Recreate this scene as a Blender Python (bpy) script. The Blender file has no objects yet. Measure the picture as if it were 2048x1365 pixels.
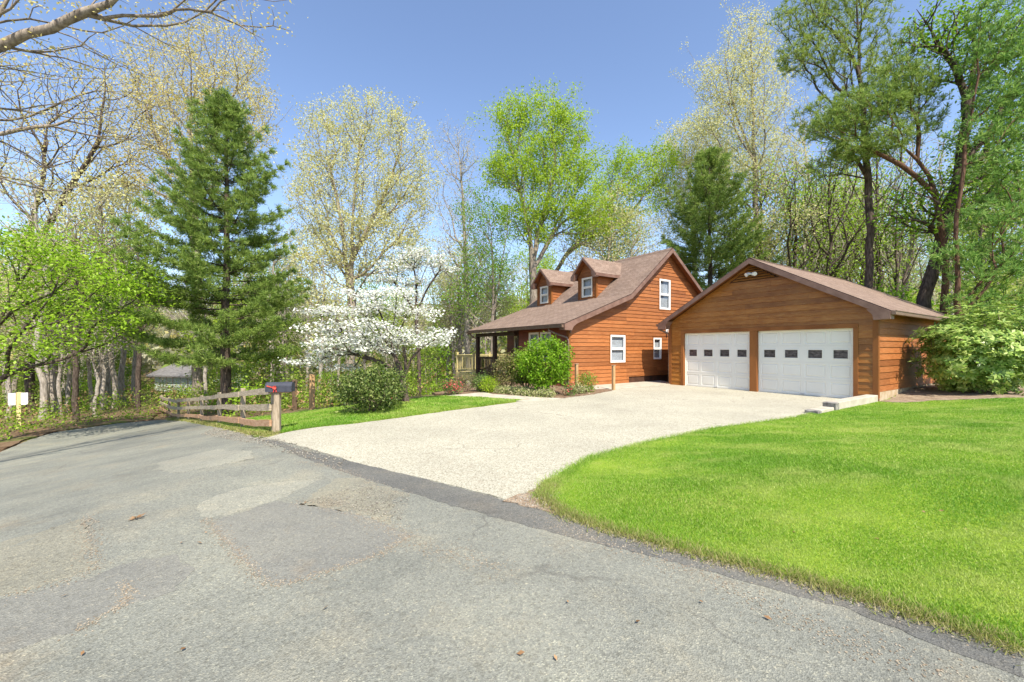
import bpy, math, random
import numpy as np
from mathutils import Vector, Matrix
from mathutils.geometry import delaunay_2d_cdt

S = bpy.context.scene
COL = S.collection
PI = math.pi

# ------------------------------------------------------------------ camera, sky, sun
CAMZ = 1.52; F = 826.0; HOR = 697.0          # eye height, focal length and horizon in photo pixels
cd = bpy.data.cameras.new("camera"); cam = bpy.data.objects.new("camera", cd); COL.objects.link(cam)
cam.location = (0, 0, CAMZ); cam.rotation_euler = (PI/2, 0, 0)
cd.sensor_width = 36; cd.lens = F/2048*36; cd.shift_y = 14.5/2048; cd.clip_start = 0.05; cd.clip_end = 3000
S.camera = cam
SUN_EL = math.radians(52); sh = Vector((0.40, -0.917)).normalized()
SUN = Vector((sh.x*math.cos(SUN_EL), sh.y*math.cos(SUN_EL), math.sin(SUN_EL)))
W = bpy.data.worlds.new("World"); S.world = W; W.use_nodes = True
wn = W.node_tree; wn.nodes.clear()
sky = wn.nodes.new("ShaderNodeTexSky"); sky.sky_type = 'NISHITA'; sky.sun_disc = False
sky.sun_elevation = SUN_EL; sky.sun_rotation = math.atan2(sh.x, sh.y)
sky.air_density = 1.0; sky.dust_density = 0.6; sky.ozone_density = 3.2; sky.altitude = 300
bg = wn.nodes.new("ShaderNodeBackground"); bg.inputs[1].default_value = 0.13
wo = wn.nodes.new("ShaderNodeOutputWorld")
tint = wn.nodes.new("ShaderNodeMix"); tint.data_type = 'RGBA'; tint.blend_type = 'MULTIPLY'; tint.inputs[0].default_value = 1
tint.inputs[7].default_value = (1.14, 1.05, 1.02, 1)
wn.links.new(sky.outputs[0], tint.inputs[6]); wn.links.new(tint.outputs[2], bg.inputs[0]); wn.links.new(bg.outputs[0], wo.inputs[0])
sl = bpy.data.lights.new("sun", 'SUN'); sl.energy = 4.3; sl.angle = math.radians(0.5); sl.color = (1, 0.92, 0.79)
so = bpy.data.objects.new("sun", sl); COL.objects.link(so); so.location = (0, 0, 60)
so.rotation_euler = SUN.to_track_quat('Z', 'Y').to_euler()
S.view_settings.view_transform = 'Standard'; S.view_settings.look = 'None'
S.view_settings.exposure = 1.02; S.view_settings.gamma = 1
S.render.engine = 'CYCLES'
cy = S.cycles
cy.max_bounces = 5; cy.diffuse_bounces = 3; cy.glossy_bounces = 2; cy.transmission_bounces = 3
cy.transparent_max_bounces = 4; cy.use_denoising = True; cy.caustics_reflective = False; cy.caustics_refractive = False

# ------------------------------------------------------------------ materials
def nd(nt, t, **kw):
    n = nt.nodes.new(t)
    for k, v in kw.items():
        if k.startswith('_'):
            setattr(n, k[1:], v); continue
        k = int(k[1:]) if k[0] == 'i' and k[1:].isdigit() else k.replace('__', ' ')
        s = n.inputs[k]
        if isinstance(v, bpy.types.NodeSocket): nt.links.new(v, s)
        else: s.default_value = v
    return n
def rgb(c): return (c[0], c[1], c[2], 1)
def newmat(name):
    m = bpy.data.materials.new(name); m.use_nodes = True
    nt = m.node_tree; nt.nodes.clear()
    out = nt.nodes.new("ShaderNodeOutputMaterial")
    return m, nt, out
def ramp(nt, fac, stops):
    r = nt.nodes.new("ShaderNodeValToRGB"); e = r.color_ramp.elements
    while len(e) < len(stops): e.new(0.5)
    for i, (p, c) in enumerate(stops):
        e[i].position = p; e[i].color = rgb(c) if len(c) == 3 else c
    nt.links.new(fac, r.inputs[0]); return r.outputs[0]
def mixc(nt, fac, a, b, mode='MIX'):
    n = nt.nodes.new("ShaderNodeMix"); n.data_type = 'RGBA'; n.blend_type = mode
    for s, v in ((n.inputs[0], fac), (n.inputs[6], a), (n.inputs[7], b)):
        if isinstance(v, bpy.types.NodeSocket): nt.links.new(v, s)
        else: s.default_value = v if isinstance(v, (int, float)) else rgb(v)
    return n.outputs[2]
def coords(nt, scale=(1, 1, 1), kind='Object'):
    tc = nt.nodes.new("ShaderNodeTexCoord")
    mp = nd(nt, "ShaderNodeMapping", Vector=tc.outputs[kind], Scale=scale)
    return mp.outputs[0]
def noise(nt, vec, scale, detail=4, rough=0.55, out=0):
    return nd(nt, "ShaderNodeTexNoise", Vector=vec, Scale=scale, Detail=detail, Roughness=rough).outputs[out]
def princ(nt, out, col, rough=0.7, spec=0.3, bump=None, bdist=0.01, bstr=0.5, metal=0):
    p = nd(nt, "ShaderNodeBsdfPrincipled", Roughness=rough, Metallic=metal)
    p.inputs['Specular IOR Level'].default_value = spec
    if isinstance(col, bpy.types.NodeSocket): nt.links.new(col, p.inputs['Base Color'])
    else: p.inputs['Base Color'].default_value = rgb(col)
    if bump is not None:
        b = nd(nt, "ShaderNodeBump", Height=bump, Distance=bdist, Strength=bstr)
        nt.links.new(b.outputs[0], p.inputs['Normal'])
    nt.links.new(p.outputs[0], out.inputs[0]); return p
def mat_two(name, c1, c2, scale=5, rough=0.7, spec=0.3, stretch=(1, 1, 1), bd=0.004, detail=5, metal=0, lo=0.35, hi=0.65):
    m, nt, out = newmat(name); v = coords(nt, stretch)
    f = noise(nt, v, scale, detail)
    c = ramp(nt, f, [(lo, c1), (hi, c2)])
    princ(nt, out, c, rough, spec, f, bd, 0.6, metal); return m
def mat_leaf(name, cols, trans=0.35, rough=0.5, patch=None, patch2=None):
    m, nt, out = newmat(name)
    g = nt.nodes.new("ShaderNodeNewGeometry")
    n = len(cols)
    c = ramp(nt, g.outputs['Random Per Island'], [(i/(n-1), cols[i]) for i in range(n)])
    if patch:
        f = noise(nt, coords(nt), patch[0], 2)
        c = mixc(nt, ramp(nt, f, [(0.42, (0, 0, 0)), (0.6, (1, 1, 1))]), c, patch[1], 'MULTIPLY')
    if patch2:
        f = noise(nt, coords(nt, (1, 1.6, 1)), patch2[0], 5)
        c = mixc(nt, ramp(nt, f, [(0.50, (0, 0, 0)), (0.68, (.75, .75, .75))]), c, patch2[1])
    d = nd(nt, "ShaderNodeBsdfPrincipled", Roughness=rough); d.inputs['Specular IOR Level'].default_value = 0.25
    nt.links.new(c, d.inputs['Base Color'])
    t = nd(nt, "ShaderNodeBsdfTranslucent", Color=c)
    mx = nd(nt, "ShaderNodeMixShader", Fac=trans, i1=d.outputs[0], i2=t.outputs[0])
    nt.links.new(mx.outputs[0], out.inputs[0]); return m

def mat_siding(name, dark, mid, light, weather=0.5, wear=.68, wamt=.5, rough=.55):
    m, nt, out = newmat(name)
    g = nt.nodes.new("ShaderNodeNewGeometry")
    v = coords(nt, (1, 1, 14))
    grain = noise(nt, v, 3.0, 8, 0.65)
    big = noise(nt, coords(nt, (1, 1, 1.6)), 0.9, 3)
    c = ramp(nt, grain, [(0.28, dark), (0.5, mid), (0.74, light)])
    c = mixc(nt, 0.75, c, ramp(nt, g.outputs['Random Per Island'], [(0, (.48, .43, .38)), (.5, (.85, .85, .85)), (1, (1.08, 1.06, 1.0))]), 'MULTIPLY')
    c = mixc(nt, ramp(nt, big, [(0.45, (0, 0, 0)), (0.75, (weather, weather, weather))]), c, mixc(nt, 0.5, c, light), 'MIX')
    sp = noise(nt, coords(nt, (2.2, 2.2, 26)), 2.6, 3)
    c = mixc(nt, ramp(nt, sp, [(wear, (0, 0, 0)), (wear+.09, (wamt, wamt, wamt))]), c, (0.44, 0.27, 0.12))
    kn = nd(nt, "ShaderNodeTexVoronoi", Vector=coords(nt, (2.4, 2.4, 7)), Scale=1.3).outputs[0]
    c = mixc(nt, ramp(nt, kn, [(0.03, (.6, .6, .6)), (0.07, (0, 0, 0))]), c, (0.10, 0.035, 0.012))
    princ(nt, out, c, rough, 0.4, grain, 0.003, 0.5); return m

def mat_shingle(name):
    m, nt, out = newmat(name)
    uv = nt.nodes.new("ShaderNodeTexCoord").outputs['UV']
    b = nd(nt, "ShaderNodeTexBrick", Vector=uv, Scale=1.0, Color1=rgb((.205, .148, .115)), Color2=rgb((.265, .198, .158)), Mortar=rgb((.13, .09, .07)))
    b.inputs['Mortar Size'].default_value = 0.010; b.inputs['Brick Width'].default_value = 0.30; b.inputs['Row Height'].default_value = 0.135
    b.inputs['Bias'].default_value = 0.0; b.offset = 0.37
    mp = nd(nt, "ShaderNodeMapping", Vector=uv, Scale=(1, 1, 1))
    n1 = noise(nt, mp.outputs[0], 1.6, 4); n2 = noise(nt, mp.outputs[0], 60, 2)
    c = mixc(nt, 0.5, b.outputs[0], ramp(nt, n1, [(0.3, (.72, .70, .70)), (0.7, (1.15, 1.1, 1.05))]), 'MULTIPLY')
    c = mixc(nt, 0.6, c, ramp(nt, n2, [(0.3, (.6, .6, .6)), (0.7, (1.3, 1.3, 1.3))]), 'MULTIPLY')
    princ(nt, out, c, 0.9, 0.15, b.outputs[1], 0.012, 0.35); return m

def mat_asphalt(name, base, dark, tan, tanamt=0.5, speck=1.0):
    m, nt, out = newmat(name); v = coords(nt)
    big = noise(nt, v, 0.35, 5, 0.6); mid = noise(nt, v, 1.7, 5, 0.6)
    agg = nd(nt, "ShaderNodeTexVoronoi", Vector=v, Scale=130.0)
    agg2 = nd(nt, "ShaderNodeTexVoronoi", Vector=v, Scale=58.0)
    c = ramp(nt, big, [(0.35, dark), (0.62, base)])
    c = mixc(nt, ramp(nt, mid, [(0.50, (0, 0, 0)), (0.68, (tanamt, tanamt, tanamt))]), c, tan)
    st = noise(nt, v, 0.9, 7, .7)
    c = mixc(nt, ramp(nt, st, [(.58, (0, 0, 0)), (.70, (.6, .6, .6))]), c, (.235, .19, .13))
    st2 = noise(nt, coords(nt, (1, 1.4, 1)), 0.55, 6, .65)
    c = mixc(nt, 1.0, c, ramp(nt, st2, [(.34, (.80, .81, .83)), (.50, (1, 1, 1)), (.66, (1.17, 1.16, 1.12))]), 'MULTIPLY')
    sp = nd(nt, "ShaderNodeSeparateColor", Color=agg.outputs[1]).outputs[0]
    c = mixc(nt, 0.75*speck, c, ramp(nt, sp, [(0, (.62, .62, .61)), (.6, (.98, .98, .97)), (.9, (1.1, 1.08, 1.03)), (1, (1.6, 1.55, 1.4))]), 'MULTIPLY')
    sp2 = nd(nt, "ShaderNodeSeparateColor", Color=agg2.outputs[1]).outputs[1]
    c = mixc(nt, 0.5*speck, c, ramp(nt, sp2, [(0, (.6, .58, .55)), (.35, (1, 1, 1)), (.93, (1.0, 1, 1)), (1, (1.5, 1.4, 1.25))]), 'MULTIPLY')
    # fine cracks
    wv = nd(nt, "ShaderNodeVectorMath", i0=v, i1=nd(nt, "ShaderNodeTexNoise", Vector=v, Scale=1.1, Detail=4.0).outputs[1])
    ck = nd(nt, "ShaderNodeTexVoronoi", Vector=wv.outputs[0], Scale=0.55, _feature='DISTANCE_TO_EDGE').outputs[0]
    ckm = mixc(nt, ramp(nt, noise(nt, v, 0.5, 2), [(0.46, (0, 0, 0)), (0.58, (.45, .45, .45))]), (0, 0, 0), ramp(nt, ck, [(0.0, (1, 1, 1)), (0.012, (0, 0, 0))]))
    c = mixc(nt, ckm, c, (.09, .085, .075))
    princ(nt, out, c, 0.92, 0.2, agg.outputs[0], 0.006, 0.6); return m

def mat_aggregate(name):
    m, nt, out = newmat(name); v = coords(nt)
    a = nd(nt, "ShaderNodeTexVoronoi", Vector=v, Scale=75.0); b = nd(nt, "ShaderNodeTexVoronoi", Vector=v, Scale=14.0)
    s = nd(nt, "ShaderNodeSeparateColor", Color=a.outputs[1]).outputs[0]
    c = ramp(nt, s, [(0, (.24, .225, .175)), (.3, (.37, .355, .285)), (.7, (.44, .425, .35)), (1, (.51, .495, .42))])
    big = noise(nt, v, 0.6, 5)
    c = mixc(nt, 0.8, c, ramp(nt, big, [(.3, (.80, .78, .74)), (.7, (1.08, 1.06, 1.0))]), 'MULTIPLY')
    n3 = noise(nt, coords(nt, (1, .45, 1)), 1.7, 6, .7)
    c = mixc(nt, ramp(nt, n3, [(.60, (0, 0, 0)), (.74, (.4, .4, .4))]), c, (.27, .235, .17))
    n2 = noise(nt, v, 6.5, 4)
    c = mixc(nt, ramp(nt, n2, [(.56, (0, 0, 0)), (.72, (.35, .35, .35))]), c, (.30, .25, .18))
    wv = nd(nt, "ShaderNodeVectorMath", i0=v, i1=nd(nt, "ShaderNodeTexNoise", Vector=v, Scale=1.3, Detail=4.0).outputs[1])
    ck = nd(nt, "ShaderNodeTexVoronoi", Vector=wv.outputs[0], Scale=0.45, _feature='DISTANCE_TO_EDGE').outputs[0]
    ckm = mixc(nt, ramp(nt, noise(nt, v, 0.6, 2), [(0.5, (0, 0, 0)), (0.6, (.7, .7, .7))]), (0, 0, 0), ramp(nt, ck, [(0.0, (1, 1, 1)), (0.010, (0, 0, 0))]))
    c = mixc(nt, ckm, c, (.16, .14, .11))
    princ(nt, out, c, 0.9, 0.2, a.outputs[0], 0.008, 0.6); return m

def mat_ground(name, stops, scale=2.0, fine=30, bd=0.02):
    m, nt, out = newmat(name); v = coords(nt)
    a = noise(nt, v, scale, 6, 0.65); b = noise(nt, v, fine, 4, 0.7)
    c = ramp(nt, a, stops)
    c = mixc(nt, 0.8, c, ramp(nt, b, [(.3, (.55, .55, .55)), (.7, (1.35, 1.35, 1.35))]), 'MULTIPLY')
    princ(nt, out, c, 0.95, 0.1, b, bd, 0.8); return m

def mat_glass(name, tint=(.9, .95, 1), refl=0.25):
    m, nt, out = newmat(name)
    t = nd(nt, "ShaderNodeBsdfTransparent", Color=rgb(tint)); g = nd(nt, "ShaderNodeBsdfGlossy", Color=rgb((.9, .93, 1)), Roughness=0.03)
    fr = nd(nt, "ShaderNodeLayerWeight", Blend=0.5)
    f = nd(nt, "ShaderNodeMath", _operation='MULTIPLY_ADD', i0=nd(nt, "ShaderNodeMath", _operation='POWER', i0=fr.outputs['Facing'], i1=4.0).outputs[0], i1=.8, i2=refl)
    mx = nd(nt, "ShaderNodeMixShader", Fac=f.outputs[0], i1=t.outputs[0], i2=g.outputs[0])
    nt.links.new(mx.outputs[0], out.inputs[0]); return m

MT = {}
MT['siding'] = mat_siding('cedar_siding', (.21, .064, .016), (.33, .115, .033), (.43, .18, .065), .5)
MT['siding_garage'] = mat_siding('garage_siding', (.20, .065, .009), (.345, .13, .018), (.47, .225, .06), .8, .62, .7, .42)
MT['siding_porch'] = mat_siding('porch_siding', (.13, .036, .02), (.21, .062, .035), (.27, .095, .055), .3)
MT['trim'] = mat_two('cedar_trim', (0.186, 0.062, 0.014), (0.273, 0.105, 0.028), 3, .6, .3, (0.620, 0.620, 0.124))
MT['fascia'] = mat_two('brown_fascia', (0.145, 0.081, 0.060), (0.212, 0.128, 0.098), 4, .5, .4)
MT['darktrim'] = mat_two('dark_brown_trim', (.035, .02, .014), (.06, .034, .024), 6, .5, .4)
MT['soffit'] = mat_two('soffit_wood', (.20, .07, .025), (.28, .10, .035), 4, .6)
MT['gutter'] = mat_two('gutter_brown', (.14, .085, .06), (.19, .12, .085), 8, .4, .5)
MT['shingle'] = mat_shingle('brown_shingles')
MT['white'] = mat_two('white_paint', (0.699, 0.690, 0.672), (0.754, 0.745, 0.727), 3, .45, .4, bd=0.0005)
MT['cream'] = mat_two('cream_vinyl', (.72, .68, .58), (.80, .76, .66), 4, .5, .4, bd=0.0005)
MT['doorwhite'] = mat_two('garage_door_paint', (.75, .73, .66), (.79, .775, .70), 1.4, .42, .4, bd=0.0006)
MT['blind'] = mat_two('blind_slats', (.40, .40, .39), (.48, .48, .47), 5, .6)
MT['glass'] = mat_glass('window_glass', refl=.07)
MT['glassdark'] = mat_two('garage_pane', (.022, .018, .02), (.12, .10, .10), 9, .25, .5, (1, 1, 2.2), 0.0)  # dark mottling puts the reflection of woods into the pane colour
MT['curtain'] = mat_two('curtain_fabric', (.35, .36, .38), (.5, .51, .52), 9, .8, .2, (1, 6, .3))
MT['concrete'] = mat_two('pale_concrete', (0.368, 0.328, 0.256), (0.480, 0.440, 0.360), 3.5, .9, .2, bd=.004)
MT['concrete_grey'] = mat_two('rough_concrete', (.13, .12, .11), (.34, .32, .29), 9, .95, .2, bd=.02)
MT['foundation'] = mat_two('stained_foundation', (0.345, 0.255, 0.150), (0.450, 0.375, 0.270), 5, .9, .2)
MT['darkvoid'] = mat_two('recess_dark', (.05, .022, .012), (.08, .034, .018), 5, .9)  # near-black brown, shade of recesses put into the colour
MT['oldwood'] = mat_two('weathered_wood', (.23, .18, .12), (.43, .35, .25), 5, .85, .2, (6, 6, 1), .006)
MT['railwood'] = mat_two('weathered_rail', (.29, .235, .16), (.49, .41, .30), 6, .85, .2, (1, 1, 6), .006)
MT['redrail'] = mat_two('reddish_rail', (.36, .20, .11), (.50, .33, .21), 6, .85, .2, (1, 1, 6), .006)
MT['postwood'] = mat_two('treated_post', (.34, .20, .09), (.50, .33, .17), 7, .8, .2, (6, 6, .6), .005)
MT['darkpost'] = mat_two('dark_post', (.08, .055, .035), (.15, .10, .06), 7, .85, .2, (6, 6, .6), .005)
MT['yellowwood'] = mat_two('new_pine_lumber', (.50, .42, .19), (.64, .55, .28), 5, .7, .2, (3, 3, 1), .003)
MT['metal_dark'] = mat_two('charcoal_metal', (.035, .037, .05), (.055, .058, .075), 10, .45, .5, bd=.0006)
MT['metal_pale'] = mat_two('pale_metal', (.5, .5, .5), (.65, .65, .65), 10, .35, .5, bd=.0004)
MT['red'] = mat_two('red_ribbon', (.42, .035, .03), (.60, .09, .06), 15, .7)
MT['bark'] = mat_two('grey_brown_bark', (.14, .115, .09), (.34, .29, .235), 5, .95, .1, (3, 3, .6), .03)
MT['barkdark'] = mat_two('dark_bark', (.045, .034, .027), (.13, .10, .08), 6, .95, .1, (3, 3, .6), .03)
MT['barkpale'] = mat_two('pale_bark', (.20, .175, .145), (.44, .39, .33), 5, .9, .1, (3, 3, .7), .02)
MT['barkred'] = mat_two('reddish_pine_bark', (.07, .038, .026), (.17, .10, .068), 6, .95, .1, (3, 3, .7), .03)
MT['road'] = mat_asphalt('old_asphalt', (.235, .240, .205), (.205, .210, .182), (.275, .262, .205), .6)
MT['road_patch'] = mat_asphalt('asphalt_patch', (.203, .203, .180), (.19, .19, .170), (.22, .213, .178), .3, .8)
MT['road_strip'] = mat_asphalt('dark_asphalt', (.155, .155, .142), (.13, .130, .122), (.19, .175, .145), .5)
MT['road_tan'] = mat_asphalt('sandy_asphalt', (.255, .247, .195), (.235, .23, .185), (.275, .25, .18), .6)
MT['road_pale'] = mat_asphalt('pale_asphalt', (.285, .283, .235), (.262, .262, .22), (.30, .285, .225), .6)
MT['drive'] = mat_aggregate('exposed_aggregate')
MT['mulch'] = mat_ground('mulch', [(.35, (.13, .08, .05)), (.65, (.29, .205, .14))], 6, 40)
MT['forest'] = mat_ground('leaf_litter', [(.3, (.10, .062, .036)), (.5, (.19, .13, .08)), (.62, (.10, .14, .03)), (.75, (.22, .16, .10))], .8, 14)
MT['soil'] = mat_ground('gravelly_soil', [(.35, (.24, .17, .11)), (.65, (.40, .31, .22))], 6, 60)
MT['verge'] = mat_ground('dry_verge', [(.35, (.36, .30, .19)), (.5, (.26, .27, .09)), (.65, (.16, .24, .04))], 2.5, 45)
MT['lawn'] = mat_ground('lawn_base', [(.35, (.15, .25, .02)), (.55, (.24, .34, .035)), (.72, (.36, .37, .11))], .8, 60)
MT['hill'] = mat_ground('wooded_hill', [(.35, (.14, .13, .07)), (.6, (.24, .20, .12)), (.75, (.16, .20, .06))], .12, 1.2, .5)
MT['grass'] = mat_leaf('grass_blade', [(.13, .29, .016), (.22, .41, .03), (.33, .49, .06), (.50, .55, .18)], .4, .5, (.45, (.66, .82, .62)), (1.1, (.48, .55, .15)))
MT['grass_dry'] = mat_leaf('dry_blade', [(.16, .24, .03), (.30, .30, .09), (.42, .36, .18)], .35)
MT['bud_yellow'] = mat_leaf('pale_yellow_buds', [(.50, .49, .17), (.64, .63, .27), (.72, .71, .42)], .5)
MT['bud_gold'] = mat_leaf('golden_buds', [(.50, .43, .13), (.64, .56, .20), (.68, .64, .32)], .5)
MT['bud_pale'] = mat_leaf('grey_buds', [(.42, .40, .28), (.54, .52, .38), (.50, .53, .28)], .45)
MT['leaf_lime'] = mat_leaf('lime_leaves', [(.25, .40, .018), (.38, .54, .03), (.50, .62, .09)], .55)
MT['leaf_green'] = mat_leaf('fresh_leaves', [(.11, .25, .012), (.20, .37, .02), (.30, .46, .04)], .5)
MT['leaf_maple'] = mat_leaf('maple_leaves', [(.20, .36, .015), (.31, .50, .03), (.42, .58, .08)], .5)
MT['leaf_under'] = mat_leaf('understorey_leaves', [(.13, .23, .022), (.24, .35, .04), (.36, .43, .10)], .5)
MT['needle'] = mat_leaf('pine_needles', [(.11, .19, .035), (.23, .34, .065), (.38, .48, .12)], .4, .5)
MT['needle_blue'] = mat_leaf('hemlock_needles', [(.08, .19, .04), (.19, .35, .07), (.37, .52, .13)], .4, .5)
MT['needle_olive'] = mat_leaf('olive_needles', [(.15, .21, .038), (.28, .38, .07), (.44, .53, .12)], .4, .5)
MT['flower'] = mat_leaf('dogwood_bracts', [(.74, .76, .66), (.84, .85, .78), (.88, .88, .85)], .3, .6)
MT['azalea'] = mat_leaf('azalea_leaves', [(.022, .048, .009), (.09, .145, .024), (.28, .33, .10)], .25, .45)
MT['rhodo'] = mat_leaf('rhododendron_leaves', [(.09, .18, .028), (.27, .40, .07), (.50, .59, .19)], .3, .35)
MT['boxleaf'] = mat_leaf('shrub_leaves', [(.055, .12, .02), (.12, .21, .04), (.22, .30, .09)], .3)
MT['olive'] = mat_leaf('olive_shrub', [(.09, .12, .03), (.20, .21, .06), (.33, .25, .12)], .3)
MT['variegated'] = mat_leaf('variegated_leaves', [(.14, .24, .04), (.40, .42, .17), (.52, .46, .30)], .35)
MT['redflower'] = mat_leaf('red_blooms', [(.10, .16, .04), (.62, .10, .10), (.70, .20, .20)], .3)
MT['twig'] = mat_two('shrub_stem', (.11, .08, .055), (.22, .17, .12), 9, .9)
MT['deadleaf'] = mat_leaf('dry_leaf', [(.16, .09, .04), (.30, .17, .08), (.40, .26, .14)], .2)
MT['crumb'] = mat_leaf('asphalt_crumbs', [(.17, .13, .09), (.27, .225, .16), (.36, .32, .25)], .0, .9)
MT['stone'] = mat_leaf('loose_gravel', [(.14, .12, .09), (.26, .235, .19), (.40, .37, .31)], .0, .9)

# ------------------------------------------------------------------ mesh helpers
def mesh_np(name, verts, faces, mat, smooth=False):
    """verts (N,3), faces (M,k) with constant k"""
    me = bpy.data.meshes.new(name)
    verts = np.asarray(verts, np.float32); faces = np.asarray(faces, np.int32)
    n, (m, k) = len(verts), faces.shape
    me.vertices.add(n); me.vertices.foreach_set('co', verts.ravel())
    me.loops.add(m*k); me.loops.foreach_set('vertex_index', faces.ravel())
    me.polygons.add(m); me.polygons.foreach_set('loop_start', np.arange(0, m*k, k, dtype=np.int32))
    if smooth: me.polygons.foreach_set('use_smooth', np.ones(m, bool))
    me.update(calc_edges=True); me.materials.append(mat); return me
def link(name, me, parent=None):
    o = bpy.data.objects.new(name, me); COL.objects.link(o)
    if parent: o.parent = parent
    return o
def tag(o, label=None, cat=None, group=None, kind=None):
    if label: o['label'] = label
    if cat: o['category'] = cat
    if group: o['group'] = group
    if kind: o['kind'] = kind
    return o
def empty(name, loc, label, cat, group=None, rz=0):
    o = bpy.data.objects.new(name, None); COL.objects.link(o); o.location = loc; o.rotation_euler = (0, 0, rz)
    o.empty_display_size = 0.2
    return tag(o, label, cat, group)
class MB:
    def __init__(s): s.v = []; s.f = []; s.mi = []; s.uv = []; s.sm = []
    def face(s, pts, mi=0, uv=None, sm=False):
        i = len(s.v); s.v += [tuple(p) for p in pts]; s.f.append(tuple(range(i, i+len(pts)))); s.mi.append(mi); s.sm.append(sm)
        s.uv.append(uv if uv else [(0, 0)]*len(pts))
    def box(s, x0, y0, z0, x1, y1, z1, mi=0, M=None):
        if x0 > x1: x0, x1 = x1, x0
        if y0 > y1: y0, y1 = y1, y0
        if z0 > z1: z0, z1 = z1, z0
        p = [Vector(c) for c in ((x0,y0,z0),(x1,y0,z0),(x1,y1,z0),(x0,y1,z0),(x0,y0,z1),(x1,y0,z1),(x1,y1,z1),(x0,y1,z1))]
        if M: p = [M @ q for q in p]
        i = len(s.v); s.v += [tuple(q) for q in p]
        for f in ((0,3,2,1),(4,5,6,7),(0,1,5,4),(1,2,6,5),(2,3,7,6),(3,0,4,7)):
            s.f.append(tuple(i+k for k in f)); s.mi.append(mi); s.uv.append([(0,0)]*4); s.sm.append(False)
    def prism(s, poly, fn, d0, d1, mi=0):
        """poly 2D list; fn(a,b,d)->point; extruded d0..d1"""
        a = [fn(p[0], p[1], d0) for p in poly]; b = [fn(p[0], p[1], d1) for p in poly]; n = len(poly)
        s.face(a[::-1], mi); s.face(b, mi)
        for k in range(n): s.face([a[k], a[(k+1) % n], b[(k+1) % n], b[k]], mi)
    def tube(s, path, r, n=8, mi=0):
        path = [Vector(p) for p in path]; rings = []
        for i, p in enumerate(path):
            t = (path[min(i+1, len(path)-1)] - path[max(i-1, 0)]).normalized()
            a = t.cross(Vector((0, 0, 1)) if abs(t.z) < .9 else Vector((1, 0, 0))).normalized(); b = t.cross(a)
            rr = r[i] if isinstance(r, (list, tuple)) else r
            base = len(s.v)
            s.v += [tuple(p + (a*math.cos(2*PI*k/n) + b*math.sin(2*PI*k/n))*rr) for k in range(n)]; rings.append(base)
        for i in range(len(rings)-1):
            for k in range(n):
                s.f.append((rings[i]+k, rings[i]+(k+1) % n, rings[i+1]+(k+1) % n, rings[i+1]+k)); s.mi.append(mi); s.uv.append([(0,0)]*4); s.sm.append(True)
        for rb, rev in ((rings[0], False), (rings[-1], True)):
            f = tuple(range(rb, rb+n)); s.f.append(f[::-1] if rev else f); s.mi.append(mi); s.uv.append([(0,0)]*n); s.sm.append(False)
    def mesh(s, name, mats):
        me = bpy.data.meshes.new(name); me.from_pydata(s.v, [], s.f)
        for m in (mats if isinstance(mats, (list, tuple)) else [mats]): me.materials.append(m)
        me.polygons.foreach_set('material_index', s.mi); me.polygons.foreach_set('use_smooth', s.sm)
        ul = me.uv_layers.new(name='UVMap'); ul.data.foreach_set('uv', [c for f in s.uv for p in f for c in p])
        me.update(); return me
    def build(s, name, mats, parent=None): return link(name, s.mesh(name, mats), parent)
def bevel(o, w=0.006, seg=1):
    b = o.modifiers.new('bevel', 'BEVEL'); b.width = w; b.segments = seg; b.limit_method = 'ANGLE'; return o

# ------------------------------------------------------------------ terrain
def sstep(t): t = np.clip(t, 0, 1); return t*t*(3-2*t)
LAWN_EDGE = np.array([(2.58,2.08),(2.25,2.4),(1.89,2.71),(1.38,3.04),(.85,3.42),(.48,3.77),(.30,4.2),(.46,4.68),(.78,5.2),(1.16,5.76),(2.23,6.68),(3.83,7.8),(6.34,9.1),(7.37,9.81),(10.4,11.8)])
def dist_poly(x, y, P):
    d = np.full(x.shape, 1e9)
    for (ax, ay), (bx, by) in zip(P[:-1], P[1:]):
        vx, vy = bx-ax, by-ay; t = np.clip(((x-ax)*vx+(y-ay)*vy)/(vx*vx+vy*vy), 0, 1)
        d = np.minimum(d, np.hypot(x-ax-t*vx, y-ay-t*vy))
    return d
def inside(x, y, P):
    r = np.zeros(x.shape, bool); n = len(P)
    for i in range(n):
        ax, ay = P[i]; bx, by = P[(i+1) % n]
        c = ((ay > y) != (by > y)) & (x < (bx-ax)*(y-ay)/((by-ay) if by != ay else 1e-9)+ax); r ^= c
    return r
LAWN_BIG = [tuple(p) for p in LAWN_EDGE] + [(17.5, 16.4), (24, 30), (60, 30), (60, -20), (8, -4)]
def H(x, y):
    x = np.asarray(x, float); y = np.asarray(y, float); x, y = np.broadcast_arrays(x, y)
    s = -x-3.55; s = np.where(s > 0.6, s-.3, np.where(s > 0, s*s/1.2, 0))
    z = -.151*np.clip(s, 0, 12) - .05*np.clip(s-12, 0, 20)
    w = sstep((-x-0.5)/4.5)
    edge = 13.4 + .95*np.clip(-x-6.2, 0, 40)
    z = z - w*np.clip(.14*(y-edge), 0, 4.0) - (1-w)*np.clip(.08*(y-30), 0, 3)
    r = np.hypot(x, y)
    z = z + 22*sstep((r-70)/140)*sstep((y+40)/60)
    m = inside(x, y, LAWN_BIG)
    z = z + np.where(m, .20*sstep(dist_poly(x, y, LAWN_EDGE)/3.2), 0)
    return z
def h1(x, y): return float(H(np.array([x]), np.array([y]))[0])
def at(px, py):
    """photo pixel -> ground point"""
    Z = np.linspace(1.0, 120, 4000); X = (px-1024)/F*Z
    ray = CAMZ-(py-HOR)/F*Z; k = np.argmax(ray <= H(X, Z))
    return (float(X[k]), float(Z[k]))
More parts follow.
